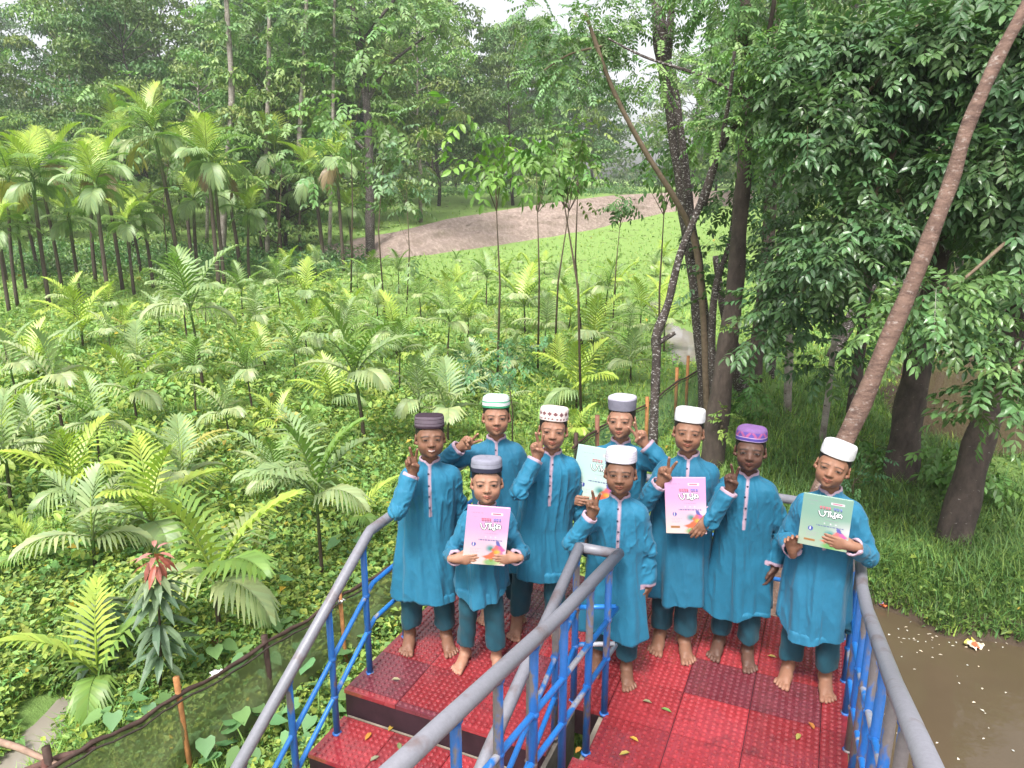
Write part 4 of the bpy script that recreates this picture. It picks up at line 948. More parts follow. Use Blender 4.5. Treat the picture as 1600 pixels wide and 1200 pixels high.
P=cw+np.stack([np.cos(a)*q*sz*1.1,np.sin(a)*q*sz*1.1,sz*(1-.6*q*q)*r.uniform(.5,1.1,n)],1); Dm=np.stack([np.cos(a),np.sin(a),-.25-.3*r.random(n)],1)+.5*rdir(n,r); Nn=rdir(n,r)*.45+np.array([0,0,1.])
cc=np.repeat(hue((.25,.37,.085),len(Wd),r,.25,.22),34,0)*(1+.12*r.normal(size=(n,1))); L=.085*(1+.05*np.hypot(P[:,0],P[:,1]))*r.uniform(.6,1.2,n)
V,F,C=leaf_mesh(P,Dm,Nn,L,L*.27,np.clip(cc,0,1),True,.3,.3)
tag(link('broad_weeds',np_mesh('broad_weeds',V,F,C,smooth=False),None,M_cover),'knee-high broad-leaved weeds in clumps among the young palms','weeds',kind='stuff')
# long grass: bank on the right, tufts elsewhere
def blades(P,r,L,W,col,seg=3,lean=.7):
    n=len(P); a=r.random(n)*2*pi; out=np.stack([np.cos(a),np.sin(a),0*a],1); S=np.stack([-np.sin(a),np.cos(a),0*a],1); L=L*(.5+.8*r.random(n)); rows=[]
    le=lean*(.3+r.random(n))
    for k in range(seg+1):
        t=k/seg; ang=le*t*1.9; h=np.stack([0*ang,0*ang,1+0*ang],1); c=P+(out*(np.sin(ang)*t)[:,None]+h*(np.cos(ang*.8)*t)[:,None])*L[:,None]; w=(W*(1-t)**.7)*(L/.25)**.3
        rows.append(c-S*w[:,None]); rows.append(c+S*w[:,None])
    V=np.stack(rows,1).reshape(-1,3); b=np.arange(n)[:,None]*(2*(seg+1)); F=np.concatenate([b+[2*k,2*k+1,2*k+3,2*k+2] for k in range(seg)]); return V,F,np.repeat(col,2*(seg+1),0)
G_,r=scatter(85000,(1130,1900,560,1100),12,30); G_=G_[(G_[:,0]>2.3)]
k_=np.clip(.55+.9*fbm(G_[:,0]*1.1,G_[:,1]*1.1,61),0,1); G_=G_[r.random(len(G_))<k_+.2*(G_[:,1]<9)]; n=len(G_)
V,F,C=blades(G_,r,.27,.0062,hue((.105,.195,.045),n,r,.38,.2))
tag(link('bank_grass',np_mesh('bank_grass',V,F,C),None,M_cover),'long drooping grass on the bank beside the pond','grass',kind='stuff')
G_,r=scatter(110000,(-250,1500,330,1400),13,75); G_=G_[~onmound(G_)]; n=len(G_); dd=np.hypot(G_[:,0],G_[:,1])
V,F,C=blades(G_,r,.17+.05*np.clip(dd/30,0,1),.003+.0009*dd*.7,hue((.24,.38,.08),n,r,.3,.2),2,.5)
tag(link('field_grass',np_mesh('field_grass',V,F,C),None,M_cover),'thin grass blades among the creeping herbs of the field','grass',kind='stuff')
# ---------------------------------------------------------------- palms
def frond(mb,r,base,az,el,L,droop,n,ll,lw,col,tipc=None,hang=.35,fan=.0):
    t=np.linspace(0,1,9); ang=el-droop*t**1.4; d=np.stack([np.cos(ang)*cos(az),np.cos(ang)*sin(az),np.sin(ang)],1)
    P=np.concatenate([[base],base+np.cumsum(d[:-1]*L/8,0)]); mb.tube(P,np.linspace(.012,.003,9)*L,5,np.array(col)*.8,caps=False)
    tt=np.linspace(.10,1,n)**.9; Q=np.stack([np.interp(tt,t,P[:,k]) for k in range(3)],1); T=unit(np.stack([np.interp(tt,t,d[:,k]) for k in range(3)],1))
    S=unit(np.cross(T,[0,0,1.])); U=np.cross(S,T)
    for sg in (-1,1):
        prof_=(.45+.75*np.sin(np.clip(tt*1.02,0,1)*pi)**.7)*(1-.35*tt); l=ll*prof_*(.85+.3*r.random(n))
        D=unit(S*sg*(.95-.55*tt[:,None])+T*(.55+.35*tt[:,None])+U*(.35-.1*r.random((n,1)))-np.array([0,0,hang*.4]))
        w=lw*(.8+.4*r.random(n)); A=unit(np.cross(D,U)); B=np.cross(A,D)
        m=Q+D*(l*.5)[:,None]; e=m+unit(D-np.array([0,0,1.])*(hang*1.5))*(l*.5)[:,None]
        tw=(A*.85+B*.45*sg)*w[:,None]*.5
        V=np.stack([Q-tw*.5,Q+tw*.5,m+tw,m-tw,e+tw*.15,e-tw*.15],1).reshape(-1,3); b=np.arange(n)[:,None]*6
        c=hue(col,n,r,.16,.06); 
        if tipc is not None: cc=np.repeat(c,6,0).reshape(n,6,3); cc[:,4:]=cc[:,4:]*.4+np.array(tipc)*.6; cc=cc.reshape(-1,3)
        else: cc=np.repeat(c,6,0)
        mb.add(V,np.concatenate([b+[0,1,2,3],b+[3,2,4,5]]),cc)
YG=(.37,.48,.085); GR=(.17,.285,.06); PL=(.36,.43,.21); YE=(.50,.46,.13); BR=(.28,.20,.11); SG=(.27,.37,.16)
def palm_meshes(seed,h,nf,L,cols,young=True):
    r=np.random.default_rng(seed); st=MB(); lean=r.normal(size=2)*.04*h
    pts=[(lean[0]*t*t,lean[1]*t*t,h*t) for t in np.linspace(0,1,9)]; rad=np.linspace(.030 if young else .075,.018 if young else .055,9)
    tc=np.array([[.06,.045,.03]]*5+[[.07,.085,.035]]*2+[[.10,.19,.04]]*2) if young else np.array([[.085,.065,.05]]*6+[[.12,.12,.07]]+[[.13,.22,.06]]*2)
    st.tube(pts,rad,8,tc); top=np.array(pts[-1]); fr=MB(); a0=r.random()*6.28
    for k in range(nf):
        t=k/(nf-1.); az=a0+k*2.4+r.normal()*.2; el=R_(84-56*t**.9+r.normal()*6) if young else R_(80-95*t+r.normal()*6)
        c=cols[min(int(t*len(cols)),len(cols)-1)]
        frond(fr,r,top-np.array([0,0,.12*t*h*.3]),az,el,L*(.75+.35*sin(pi*min(1,t+.2)))*(.9+.2*r.random()),(.60+.95*t) if young else (.9+.8*t),15 if young else 26,(.43 if young else .50)*L/1.2,.058*L/1.2 if young else .05,c,None,.25+.55*t)
    if young and r.random()<.8:  # unopened spear
        fr.tube([top,top+np.array([.02,0,.3*L]),top+np.array([.05,.02,.62*L])],[.012,.012,.002],5,(.30,.42,.06))
    return st.mesh('trunk'),fr.mesh('crown')
YP=[palm_meshes(100+i,h,nf,L,c) for i,(h,nf,L,c) in enumerate([
  (.75,7,1.15,(YG,GR,PL)),(1.15,8,1.05,(GR,SG,PL)),(.45,6,1.25,(YG,YG,SG)),(.9,6,1.0,(SG,PL,PL)),(.35,5,.95,(YG,GR,GR)),(1.5,8,1.15,(GR,SG,SG,PL)),(.6,7,1.05,(SG,PL,PL)),(.5,5,.9,(YG,YE,YG))])]
TP=[palm_meshes(200+i,h,nf,L,c,False) for i,(h,nf,L,c) in enumerate([
  (4.3,11,1.6,(YG,GR,GR,SG,SG)),(5.2,12,1.75,(YG,GR,GR,SG,PL,YE)),(3.3,10,1.5,(YG,GR,SG,SG)),(4.6,11,1.7,(YG,GR,GR,SG,SG,BR))])]
def plant(name,meshes,mats,parts,loc,rz,sc,label,cat,group):
    o=empty(name,loc,rz); o.scale=(sc,)*3 if np.isscalar(sc) else sc; tag(o,label,cat,group)
    for me,p in zip(meshes,parts): link(p,me,o,None)
    return o
for st,fr in YP+TP: st.materials.append(M_stem); fr.materials.append(M_palm)
def ordinal(n):
    W=['','first','second','third','fourth','fifth','sixth','seventh','eighth','ninth','tenth','eleventh','twelfth','thirteenth','fourteenth','fifteenth','sixteenth','seventeenth','eighteenth','nineteenth','twentieth']
    if n<=20: return W[n]
    T={2:'twenty',3:'thirty',4:'forty'}; return T[n//10]+('-'+W[n%10] if n%10 else 'th') if n%10 else {20:'twentieth',30:'thirtieth',40:'fortieth'}[n]
KIND_Y=['bright green','dark green','yellow-green','pale drooping','small bushy','tall slender','grey-green','yellowing']
# (base x, base y, kind, scale)  bases read off the photograph, set on the land
yp=[(99,678,3,1.1),(218,600,6,1.0),(318,612,5,1.25),(415,580,7,1.0),(570,705,1,1.2),(505,920,5,1.0),(345,1000,0,1.12),(152,905,6,1.05),(158,1095,4,1.0),(215,665,0,.9),(30,640,3,1.1),
 (290,800,6,1.1),(300,735,7,.75),(120,800,2,1.0),(440,690,7,.8),(660,690,3,1.0),(700,700,6,1.1),(480,560,0,1.0),(545,560,3,1.0),(620,560,0,1.1),(590,500,6,.9),(700,480,2,1.0),(760,480,1,1.0),
 (820,520,0,1.15),(850,560,3,1.0),(925,570,0,1.1),(945,500,1,1.1),(900,640,2,1.1),(985,600,6,.95),(1000,520,0,1.1),(960,470,2,1.1),(870,470,3,.9),(740,620,6,.9),(20,800,3,1.1),(60,740,6,1.0),(5,720,2,1.0),
 (130,545,2,1.15),(175,560,3,.9),(480,480,2,1.2),(450,450,0,1.1),(250,520,6,.9),(380,500,1,1.0),(560,840,4,.9),(625,620,5,.8),(520,650,2,.9),(395,650,1,.85),(360,700,3,.8),(60,900,4,.8)]
r=np.random.default_rng(5); occ=[(a,b) for a,b,_,_ in yp]
for _ in range(2600):
    a,b=r.uniform(-120,1040),r.uniform(412,860)
    if b<440 and a<560 and False: continue
    lim=20+ (b-400)*.14
    if a>1000-(b-430)*.35 and b>560: continue
    if b>700 and a>560: continue
    if a<430 and b<500: continue
    if a>600 and b<430+ (a-600)*-.05: continue
    if all(math.hypot((a-c)*.8,(b-d)*1.5)>lim*1.12 for c,d in occ): occ.append((a,b)); yp.append((a,b,int(r.integers(0,8)),r.uniform(.5,1.08)))
yp=[(a,b,k,s,on_ground(a,b)) for a,b,k,s in yp]
bands=[(11,'in the nearest young row'),(14.5,'in the middle of the young palms'),(19,'beyond the middle of the young palms'),(27,'far back among the young palms'),(99,'at the far end of the young palms')]
bysel={}
for q in sorted(yp,key=lambda q:q[0]):
    d=q[4][1]; bi=next(i for i,(m,_) in enumerate(bands) if d<m); bysel.setdefault((bi,q[2]),[]).append(q)
for (bi,k),qs in bysel.items():
    for i,(a,b,_,s,p) in enumerate(qs):
        pos='' if len(qs)==1 else ordinal(i+1)+' from left, ' if i else 'leftmost, '
        lab=f"{KIND_Y[k]} young palm, {pos}{bands[bi][1]}"
        plant('young_palm',YP[k],None,('trunk','crown'),(p[0],p[1],p[2]-.03),r.random()*6.28,s*r.uniform(.86,1.02)*(.80 if p[1]<10 else .92),lab,'palm','young areca palms planted in the field')
tp=[(28,480,1,.95),(42,458,2,.8),(78,482,0,1.15),(98,458,1,.9),(150,441,2,1.0),(172,482,0,1.1),(192,455,3,1.0),(221,431,2,.8),(240,451,2,.9),(283,447,1,1.08),(343,455,0,1.15),(351,445,3,.95),(376,428,2,1.0),(440,408,0,.95),(506,418,2,1.05),(537,425,3,.90),(552,420,2,.7),
 (-30,470,0,1.1),(-70,450,1,1.),(410,405,2,.8),(120,425,3,.9),(205,415,1,.9),(300,412,0,.9),(470,405,2,.8),(10,440,3,1.0),(60,430,2,.9),(125,462,2,.9),(15,490,2,1.0),(210,462,2,.85),(310,440,2,.95),(390,440,2,.8),(-10,455,0,1.0)]
tp=[(a,b,k,s,on_ground(a,b)) for a,b,k,s in sorted(tp)]
KT=['with bright upright top fronds','with yellow hanging lower fronds','with drooping grey-green fronds','with one brown dead frond']; cnt={}
for a,b,k,s,p in tp: cnt[k]=cnt.get(k,0)+1
ix={}
for a,b,k,s,p in tp:
    ix[k]=ix.get(k,0)+1
    plant('areca_palm',TP[k],None,('trunk','crown'),(p[0],p[1],p[2]-.05),r.random()*6.28,s*p[1]/30.*1.06,f"tall palm {KT[k]}, {'leftmost' if ix[k]==1 else ordinal(ix[k])+' of its kind'} in the left stand",'palm','tall areca palms at the left edge')
# ---------------------------------------------------------------- broadleaf trees
def crown_leaves(r,cl,nleaf,L,col,dr=.35,a=.22,b=.10,shell=.55):
    """cl: clumps (center, radii) ; returns leaf mesh arrays"""
    P=[];N_=[];C=[]
    for c,rad in cl:
        n=nleaf; u=rdir(n,r); u[:,2]=np.abs(u[:,2])*1.1-.35*r.random(n); rr=(shell+(1-shell)*r.random((n,1)))
        P.append(np.array(c)+u*rr*np.array(rad)); N_.append(unit(u*.5+np.array([0,0,.8])+rdir(n,r)*.55)); C.append(hue(np.array(col)*r.uniform(.78,1.25)*np.array([r.uniform(.85,1.25),1,r.uniform(.85,1.1)]),n,r,a,b))
    P=np.concatenate(P); N_=np.concatenate(N_); C=np.concatenate(C); n=len(P); D=unit(np.cross(N_,rdir(n,r))-np.array([0,0,dr]))
    return leaf_mesh(P,D,N_,L*(.6+.8*r.random(n)),L*(.20+.10*r.random(n)),C,bend=.25)
def tree_meshes(seed,H,R,z0,ncl,nleaf,L,col,trunkcol,open_=.0,tr=.17,lean=.04):
    r=np.random.default_rng(seed); t=MB(); pts=[];x=y=0.
    for k in range(9):
        f=k/8.; pts.append((x,y,H*.86*f)); x+=r.normal()*.035*H*.3+lean*H*.05; y+=r.normal()*.03*H*.3
    pts=np.array(pts); t.tube(pts,np.linspace(tr,tr*.25,9),9,trunkcol,jitter=.08); cl=[]
    for k in range(ncl):
        f=(k+.5)/ncl; z=z0+(H-z0)*f; rr=R*(.35+.75*sin(pi*min(1,.16+f*.80))) ; a=k*2.4+r.normal()*.4; q=rr*(.35+.65*r.random()**.6)
        ax=np.array([np.interp(z,pts[:,2],pts[:,0]),np.interp(z,pts[:,2],pts[:,1]),min(z,H*.86)]); c=ax+np.array([cos(a)*q,sin(a)*q,z-ax[2]+.1*q])
        s=R*(.20+.17*r.random())*(1-.25*open_); cl.append((c,(s*1.25,s*1.25,s*.72)))
        st=ax-np.array([0,0,.25*q+.3]); st[2]=max(st[2],.6); t.tube([st,(st+c)/2+r.normal(size=3)*.08*q,c],[tr*.30*(1-f*.5),tr*.18,tr*.06],5,trunkcol,caps=False)
    V,F,C=crown_leaves(r,cl,nleaf,L,col); return t.mesh('trunk'),np_mesh('crown',V,F,C,smooth=False)
FG=[(.150,.245,.080),(.115,.205,.070),(.185,.295,.090),(.095,.175,.066),(.165,.265,.075)]
BT=[tree_meshes(300+i,H,R,z0,nc,nl,L,c,tc) for i,(H,R,z0,nc,nl,L,c,tc) in enumerate([
 (15,4.6,1.6,52,220,.36,FG[0],(.08,.065,.055)),(17,5.2,3.5,56,220,.38,FG[1],(.07,.055,.05)),(12,4.2,1.0,40,210,.34,FG[2],(.10,.08,.07)),
 (19,5.0,5.0,54,210,.40,FG[3],(.06,.05,.045)),(14,5.0,1.2,46,200,.36,FG[4],(.08,.07,.06)),(16,3.6,6.0,26,150,.34,FG[2],(.30,.27,.25))])]
for i,(a,b) in enumerate(BT): a.materials.append([M_bark,M_dark,M_bark,M_dark,M_bark,M_pale][i]); b.materials.append(M_leaf)
KB=['rounded pale green tree','broad dark green tree','low bushy light green tree','tall dark open tree','spreading yellow-green tree','slender tree with whitish trunk']
bt=[] # (x, Y, kind, scale)
r=np.random.default_rng(17)
for row,(Y,x0,x1,st_,ks,ss) in enumerate([(47,-43,-8,4.6,(2,0,5,2,4,5,0),(.62,.85)),(58,-52,-6,5.2,(1,0,3,4,5),(.85,1.02)),(72,-62,2,6.0,(3,1,0,3),(.85,1.12)),(98,-55,46,6.5,(1,0,4,2,3),(.95,1.25)),(118,-80,70,9.5,(3,1,3,0),(1.1,1.4)),(66,24,62,6.,(1,3,0,4),(1.0,1.3)),(44,19,46,5.0,(0,1,4,3),(.9,1.2)),(30,17,34,4.5,(1,3,0),(.8,1.05))]):
    x=x0;k=0
    while x<x1:
        bt.append((x+r.normal()*.9,Y+r.normal()*1.6,ks[k%len(ks)],r.uniform(*ss))); x+=st_*r.uniform(.85,1.15); k+=1
def skip(x,Y):
    px=800+FPX*x/(Y*cos(PITCH)); return (Y>60 and 985<px<1075) or (Y>52 and 10<px<110)
bt+=[(-46,33,0,.9),(-52,40,1,.9),(-41,26,2,1.),(-58,50,4,1.),(-48,22,3,.8),(-66,60,0,1.1),(-36,19,0,.8),(-70,48,3,1.)]
bt=[q for q in bt if not skip(q[0],q[1])]
rows_=[(52,'in the front row of the far wood'),(64,'in the second row of the far wood'),(84,'standing deep in the far wood'),(108,'at the wood edge beyond the earth bank'),(999,'at the very back of the wood')]
ix={}
for x,Y,k,s in sorted(bt):
    bi=next(i for i,(m,_) in enumerate(rows_) if Y<m); side='right' if x>14 and Y<84 else 'left'; key=(bi,k,side); ix[key]=ix.get(key,0)+1
    where=rows_[bi][1] if side=='left' or Y>=84 else ['on the near right side of the wood','on the far right side of the wood','deep on the right side of the wood'][min(bi,2)]
    plant('broadleaf_tree',BT[k],None,('trunk','crown'),(x,Y,float(terrain(x,Y))-.1),r.random()*6.28,(s,s,s*r.uniform(.95,1.1)),f"{KB[k]}, {ordinal(ix[key])} from left {where}",'tree','trees of the wood round the field')
# far mass of wood closing the view
r=np.random.default_rng(23); cl=[]
for k in range(520):
    x=r.uniform(-150,150); Y=r.uniform(128,150); z=r.uniform(0,1)**1.1*(12+4*sin(x*.13)+3*sin(x*.31)); cl.append(((x,Y,3.0+z),(4.5,2.5,2.2)))
V,F,C=crown_leaves(r,cl,70,.95,(.125,.20,.10),a=.3)
tag(link('far_wood',np_mesh('far_wood',V,F,C,smooth=False),None,M_leaf),'far mass of wood closing off the view behind the trees','wood',kind='stuff')
# undergrowth along the foot of the wood
r=np.random.default_rng(29); cl=[]
for k in range(420):
    t=r.random(); px=r.uniform(-150,1000); Y=r.uniform(34,46) if px<560 else r.uniform(80,96); x=(px-800)/FPX*Y; h=r.uniform(.2,1.0)*(1 if px<560 else 1.0); cl.append(((x,Y,float(terrain(x,Y))+h*.4),(1.3,1.0,h)))
V,F,C=crown_leaves(r,cl,60,.24,(.13,.24,.09),a=.3)
tag(link('undergrowth',np_mesh('undergrowth',V,F,C,smooth=False),None,M_leaf),'low bushes and weeds along the foot of the wood','undergrowth',kind='stuff')
# ---------------------------------------------------------------- trees traced near the landing
def limb_pts(L_):
    P=[];R=[]
    for px,py,Y,w in L_:
        p=at_dist(px,py,Y); P.append(p); R.append(w/2.*float((p-_C)@_F)/FPX)
    P=np.array(P); R=np.array(R); n=max(14,len(P)*5); t=np.linspace(0,len(P)-1,n); k=np.arange(len(P))
    # Catmull-Rom through the traced joints
    def cr(A):
        A=np.asarray(A,float); i=np.clip(np.floor(t).astype(int),0,len(A)-2); f=t-i; g=lambda j:A[np.clip(j,0,len(A)-1)]
        if A.ndim>1: f=f[:,None]
        a,b,c,d=g(i-1),g(i),g(i+1),g(i+2); return .5*((2*b)+(-a+c)*f+(2*a-5*b+4*c-d)*f*f+(-a+3*b-3*c+d)*f**3)
    return cr(P),np.interp(t,k,R)
def sprays(r,S,n,L,W,npair,sl,col,droop=.5,pin=True,a=.25,b=.1,up=.0):
    """S: list of (center, radii); n sprays spread over them; a spray is a twig with paired or whorled leaves"""
    S_=[(np.array(c,float),np.array(rd,float)) for c,rd in S]; w=np.array([np.prod(rd)**(2/3.) for _,rd in S_]); w/=w.sum(); ch=r.choice(len(S_),n,p=w)
    u=rdir(n,r)*(.35+.65*r.random((n,1))**.5); c=np.array([S_[i][0] for i in ch]); rd=np.array([S_[i][1] for i in ch]); P0=c+u*rd
    T=unit(u*np.array([1,1,.4])+rdir(n,r)*.6-np.array([0,0,droop*.6-up])); base=P0; cs=hue(np.array(col),n,r,a,b)
    m=npair*2+1; tt=np.concatenate([np.repeat((np.arange(npair)+.6)/npair,2),[1.]]) ; sg=np.array([1,-1]*npair+[0.])
    U=unit(np.array([0,0,1.])+rdir(n,r)*.35); Sd=unit(np.cross(T,U)); Nn=np.cross(Sd,T)
    if pin: D=T[:,None]*(.55+.6*(sg==0))[None,:,None]+Sd[:,None]*(sg*.85)[None,:,None]-np.array([0,0,droop*.45])
    else:
        an=np.arange(m)*2*pi/m; D=T[:,None]*.5+Sd[:,None]*np.cos(an)[None,:,None]+Nn[:,None]*np.sin(an)[None,:,None]*.6-np.array([0,0,droop*.35]); tt=.75+.25*r.random(m)
    P=base[:,None]+T[:,None]*(tt*sl)[None,:,None]-np.array([0,0,1.])*(droop*.25*sl*tt**2)[None,:,None]
    D=D+r.normal(size=D.shape)*.12; N2=np.broadcast_to(Nn[:,None],D.shape)+r.normal(size=D.shape)*.25
    k=n*m; Ls=L*(.75+.4*r.random(k)); Cc=np.repeat(cs,m,0)*(1+.14*r.normal(size=(k,1)))
    V,F,C=leaf_mesh(P.reshape(-1,3),D.reshape(-1,3),N2.reshape(-1,3),Ls,Ls*W,np.clip(Cc,0,1),True,.3,.25)
    # twigs
    e=base+T*sl-np.array([0,0,droop*.25*sl]); s0=base-T*sl*.25; wv=Sd*.0022; TV_=np.stack([s0-wv,s0+wv,e+wv*.4,e-wv*.4],1).reshape(-1,3); b0=len(V)
    F[1]=np.concatenate([F[1],np.arange(n)[:,None]*4+[0,1,2,3]+b0]); V=np.concatenate([V,TV_]); C=np.concatenate([C,np.tile([.10,.08,.04],(len(TV_),1))]); return V,F,C
def blob(px,py,Y,rx,ry=None,ryy=None):
    p=at_dist(px,py,Y); k=float((p-_C)@_F)/FPX; ry=ry or rx; return (p,(rx*k,(ryy or rx*.8)*k,ry*k))
def near_tree(name,limbs,mat,label,cat='tree',group=None,base=None,crown=None,leafmat=None,lj=.06,seed=0):
    b=limbs[0][0]; g=at_dist(b[0],b[1],b[2]); o=empty(name,tuple(g)); tag(o,label,cat,group)
    t=MB()
    for L_ in limbs: P,R=limb_pts(L_); t.tube(P-g,R,12,(.17,.125,.085),jitter=lj)
    t.build('trunk',mat,o)
    if crown: V,F,C=crown; link('crown',np_mesh('crown',V-g,F,C,smooth=False),o,leafmat or M_leaf)
    return o
rg=np.random.default_rng
NG='big trees beside the landing'
# traced trunks: (pixel x, pixel y, distance, width in pixels), base first
near_tree('lichened_tree',[[(1112,690,12.6,34),(1104,600,12.6,28),(1090,450,12.6,26),(1075,350,12.6,25),(1062,250,12.6,25),(1046,140,12.6,24),(1032,60,12.6,24),(1026,-40,12.8,20),(1020,-160,13,20)],[(1040,120,12.6,14),(1046,60,12.6,12),(1050,0,12.7,10),(1062,-80,12.8,8)],[(1083,400,12.5,16),(1072,280,12.4,14),(1060,180,12.3,12),(1052,110,12.3,9)]],M_dark,
 'thick dark trunk with white lichen spots rising behind the tall grey cap',group=NG,
 crown=sprays(rg(1),[blob(1040,-20,12.6,90,70),blob(900,60,12.4,85,55),blob(960,30,12.2,60,45),blob(840,30,12,60,40),blob(1100,40,12.8,70,60),blob(870,130,12,70,35),blob(960,130,12.8,60,30)],430,.075,.22,7,.34,(.16,.27,.11),.5))
near_tree('dark_tree',[[(1112,735,10.2,40),(1125,620,10.2,34),(1145,480,10.2,28),(1156,350,10.3,24),(1166,200,10.4,23),(1165,80,10.5,22),(1163,-60,10.6,20),(1160,-200,10.8,16)],[(1166,160,10.4,9),(1190,90,10.2,8),(1205,30,10,7),(1215,-40,10,6)]],M_bark,
 'dark straight trunk with small ferns on its bark behind the purple cap',group=NG,
 crown=sprays(rg(2),[blob(1160,-40,10.4,110,80),blob(1210,80,10,90,80),blob(1190,200,9.6,60,50)],430,.085,.20,7,.36,(.15,.27,.09),.5))
near_tree('crooked_tree',[[(1020,730,9.6,15),(1022,640,9.6,14),(1026,560,9.7,14),(1026,525,9.7,16),(1045,470,9.7,12),(1062,400,9.7,12),(1090,330,9.6,11),(1118,250,9.5,9),(1150,195,9.4,8),(1185,165,9.2,8),(1200,140,9.2,6)],[(1030,535,9.7,9),(1055,520,9.7,6)],[(1100,320,9.6,10),(1125,230,9.3,8),(1140,150,9.1,6),(1148,80,9.0,5)],[(1185,165,9.2,7),(1100,120,9.4,5),(1010,90,9.8,4),(950,60,10,3)]],M_dark,
 'crooked thin tree with white lichen and a forked top beside the net fence',group=NG,
 crown=sprays(rg(3),[blob(1150,100,9.1,60,40),blob(1130,190,9.2,45,35),blob(1030,110,9.8,45,25)],120,.060,.24,8,.30,(.19,.33,.11),.4))
near_tree('slanting_tree',[[(1106,690,12.2,10),(1100,520,12.2,10),(1088,390,12.2,10),(1060,320,12.1,9),(1010,240,12.,8),(962,150,11.9,7),(930,65,11.8,7),(915,20,11.8,4)],[(940,72,11.8,4),(890,85,11.8,3),(850,110,11.8,2)]],M_stem,
 'thin smooth brown stem slanting up to the left across the field',group=NG,
 crown=sprays(rg(4),[blob(905,50,11.8,45,26),blob(950,40,11.9,40,24),blob(860,110,11.8,40,24)],100,.07,.24,7,.32,(.18,.30,.11),.5))
near_tree('leaning_tree',[[(1208,1010,5.9,38),(1214,940,5.9,36),(1262,810,6.0,30),(1320,690,6.1,29),(1372,570,6.2,27),(1432,425,6.3,25),(1480,300,6.4,23),(1515,190,6.5,21),(1560,90,6.6,20),(1608,0,6.7,18),(1680,-150,6.9,18)]],M_red,
 'reddish pole-like trunk with whitish patches leaning right over the landing',group=NG)
near_tree('big_tree',[[(1404,770,9.6,58),(1412,700,9.7,46),(1428,600,9.8,42),(1445,520,9.9,38),(1470,400,10,34),(1490,280,10.1,30),(1500,120,10.3,24),(1510,-60,10.5,18)]],M_bark,
 'thick brown trunk standing alone on the bank at the right of the leaning pole',group=NG,
 crown=sprays(rg(6),[blob(1500,-20,10,150,100),blob(1400,120,9.2,110,90),blob(1540,200,9.2,100,90),blob(1420,300,9,100,90),blob(1540,330,9.6,80,60)],900,.125,.19,5,.34,(.080,.160,.058),.45))
near_tree('mossy_tree',[[(1486,862,7.7,56),(1510,760,7.8,46),(1540,660,7.9,42),(1572,560,8,38),(1600,450,8.1,34),(1622,320,8.3,30),(1640,150,8.5,26),(1650,-50,8.7,20)]],M_bark,
 'dark mossy trunk near the water at the right edge of the photo',group=NG,
 crown=sprays(rg(7),[blob(1620,60,8,120,110),blob(1560,260,7.6,80,70),blob(1590,420,7.4,60,50),blob(1500,60,8,90,80)],480,.125,.20,5,.34,(.085,.165,.058),.45))
near_tree('wood_tree',[[(578,398,43,15),(578,300,43,14),(574,180,43,12),(560,60,43,11),(543,-30,43,9)],[(573,160,43,7),(610,100,43,5),(690,40,43,3)],[(563,70,43,7),(600,20,43,5),(640,-30,43,4)],[(576,240,43,5),(530,190,43,4),(500,110,43,3)]],M_dark,'tall dark trunk with spreading limbs at the left end of the earth bank',group='tall trunks before the far wood',
 crown=sprays(rg(21),[blob(560,0,43,70,40),blob(640,20,43,70,35),blob(690,50,43,40,25),blob(500,100,43,35,20),blob(610,100,43,40,20)],330,.30,.22,5,.9,(.20,.32,.12),.4))
for i_,(lab_,L_) in enumerate([('tallest straight whitish trunk before the far wood',[(466,250,42,8),(471,160,42,7),(477,60,42,7),(480,-60,42,6)]),('mottled whitish trunk rising from behind the left palms',[(347,395,41,11),(352,290,41,10),(362,160,41,9),(356,40,41,8),(350,-60,41,7)]),('grey slender trunk in the middle of the far wood',[(418,400,42,8),(417,250,42,8),(420,100,42,7),(422,-60,42,6)]),('thinnest white trunk just left of the spreading dark tree',[(514,405,42,6),(519,250,42,5),(521,120,42,5),(523,-20,42,4)])]):
    near_tree('wood_tree',[L_],M_pale,lab_,group='tall trunks before the far wood',crown=sprays(rg(24+i_),[blob(L_[-1][0],20,42,45,40),blob(L_[-1][0]+20,90,42,30,25)],90,.30,.22,5,.9,(.21,.33,.12),.4))
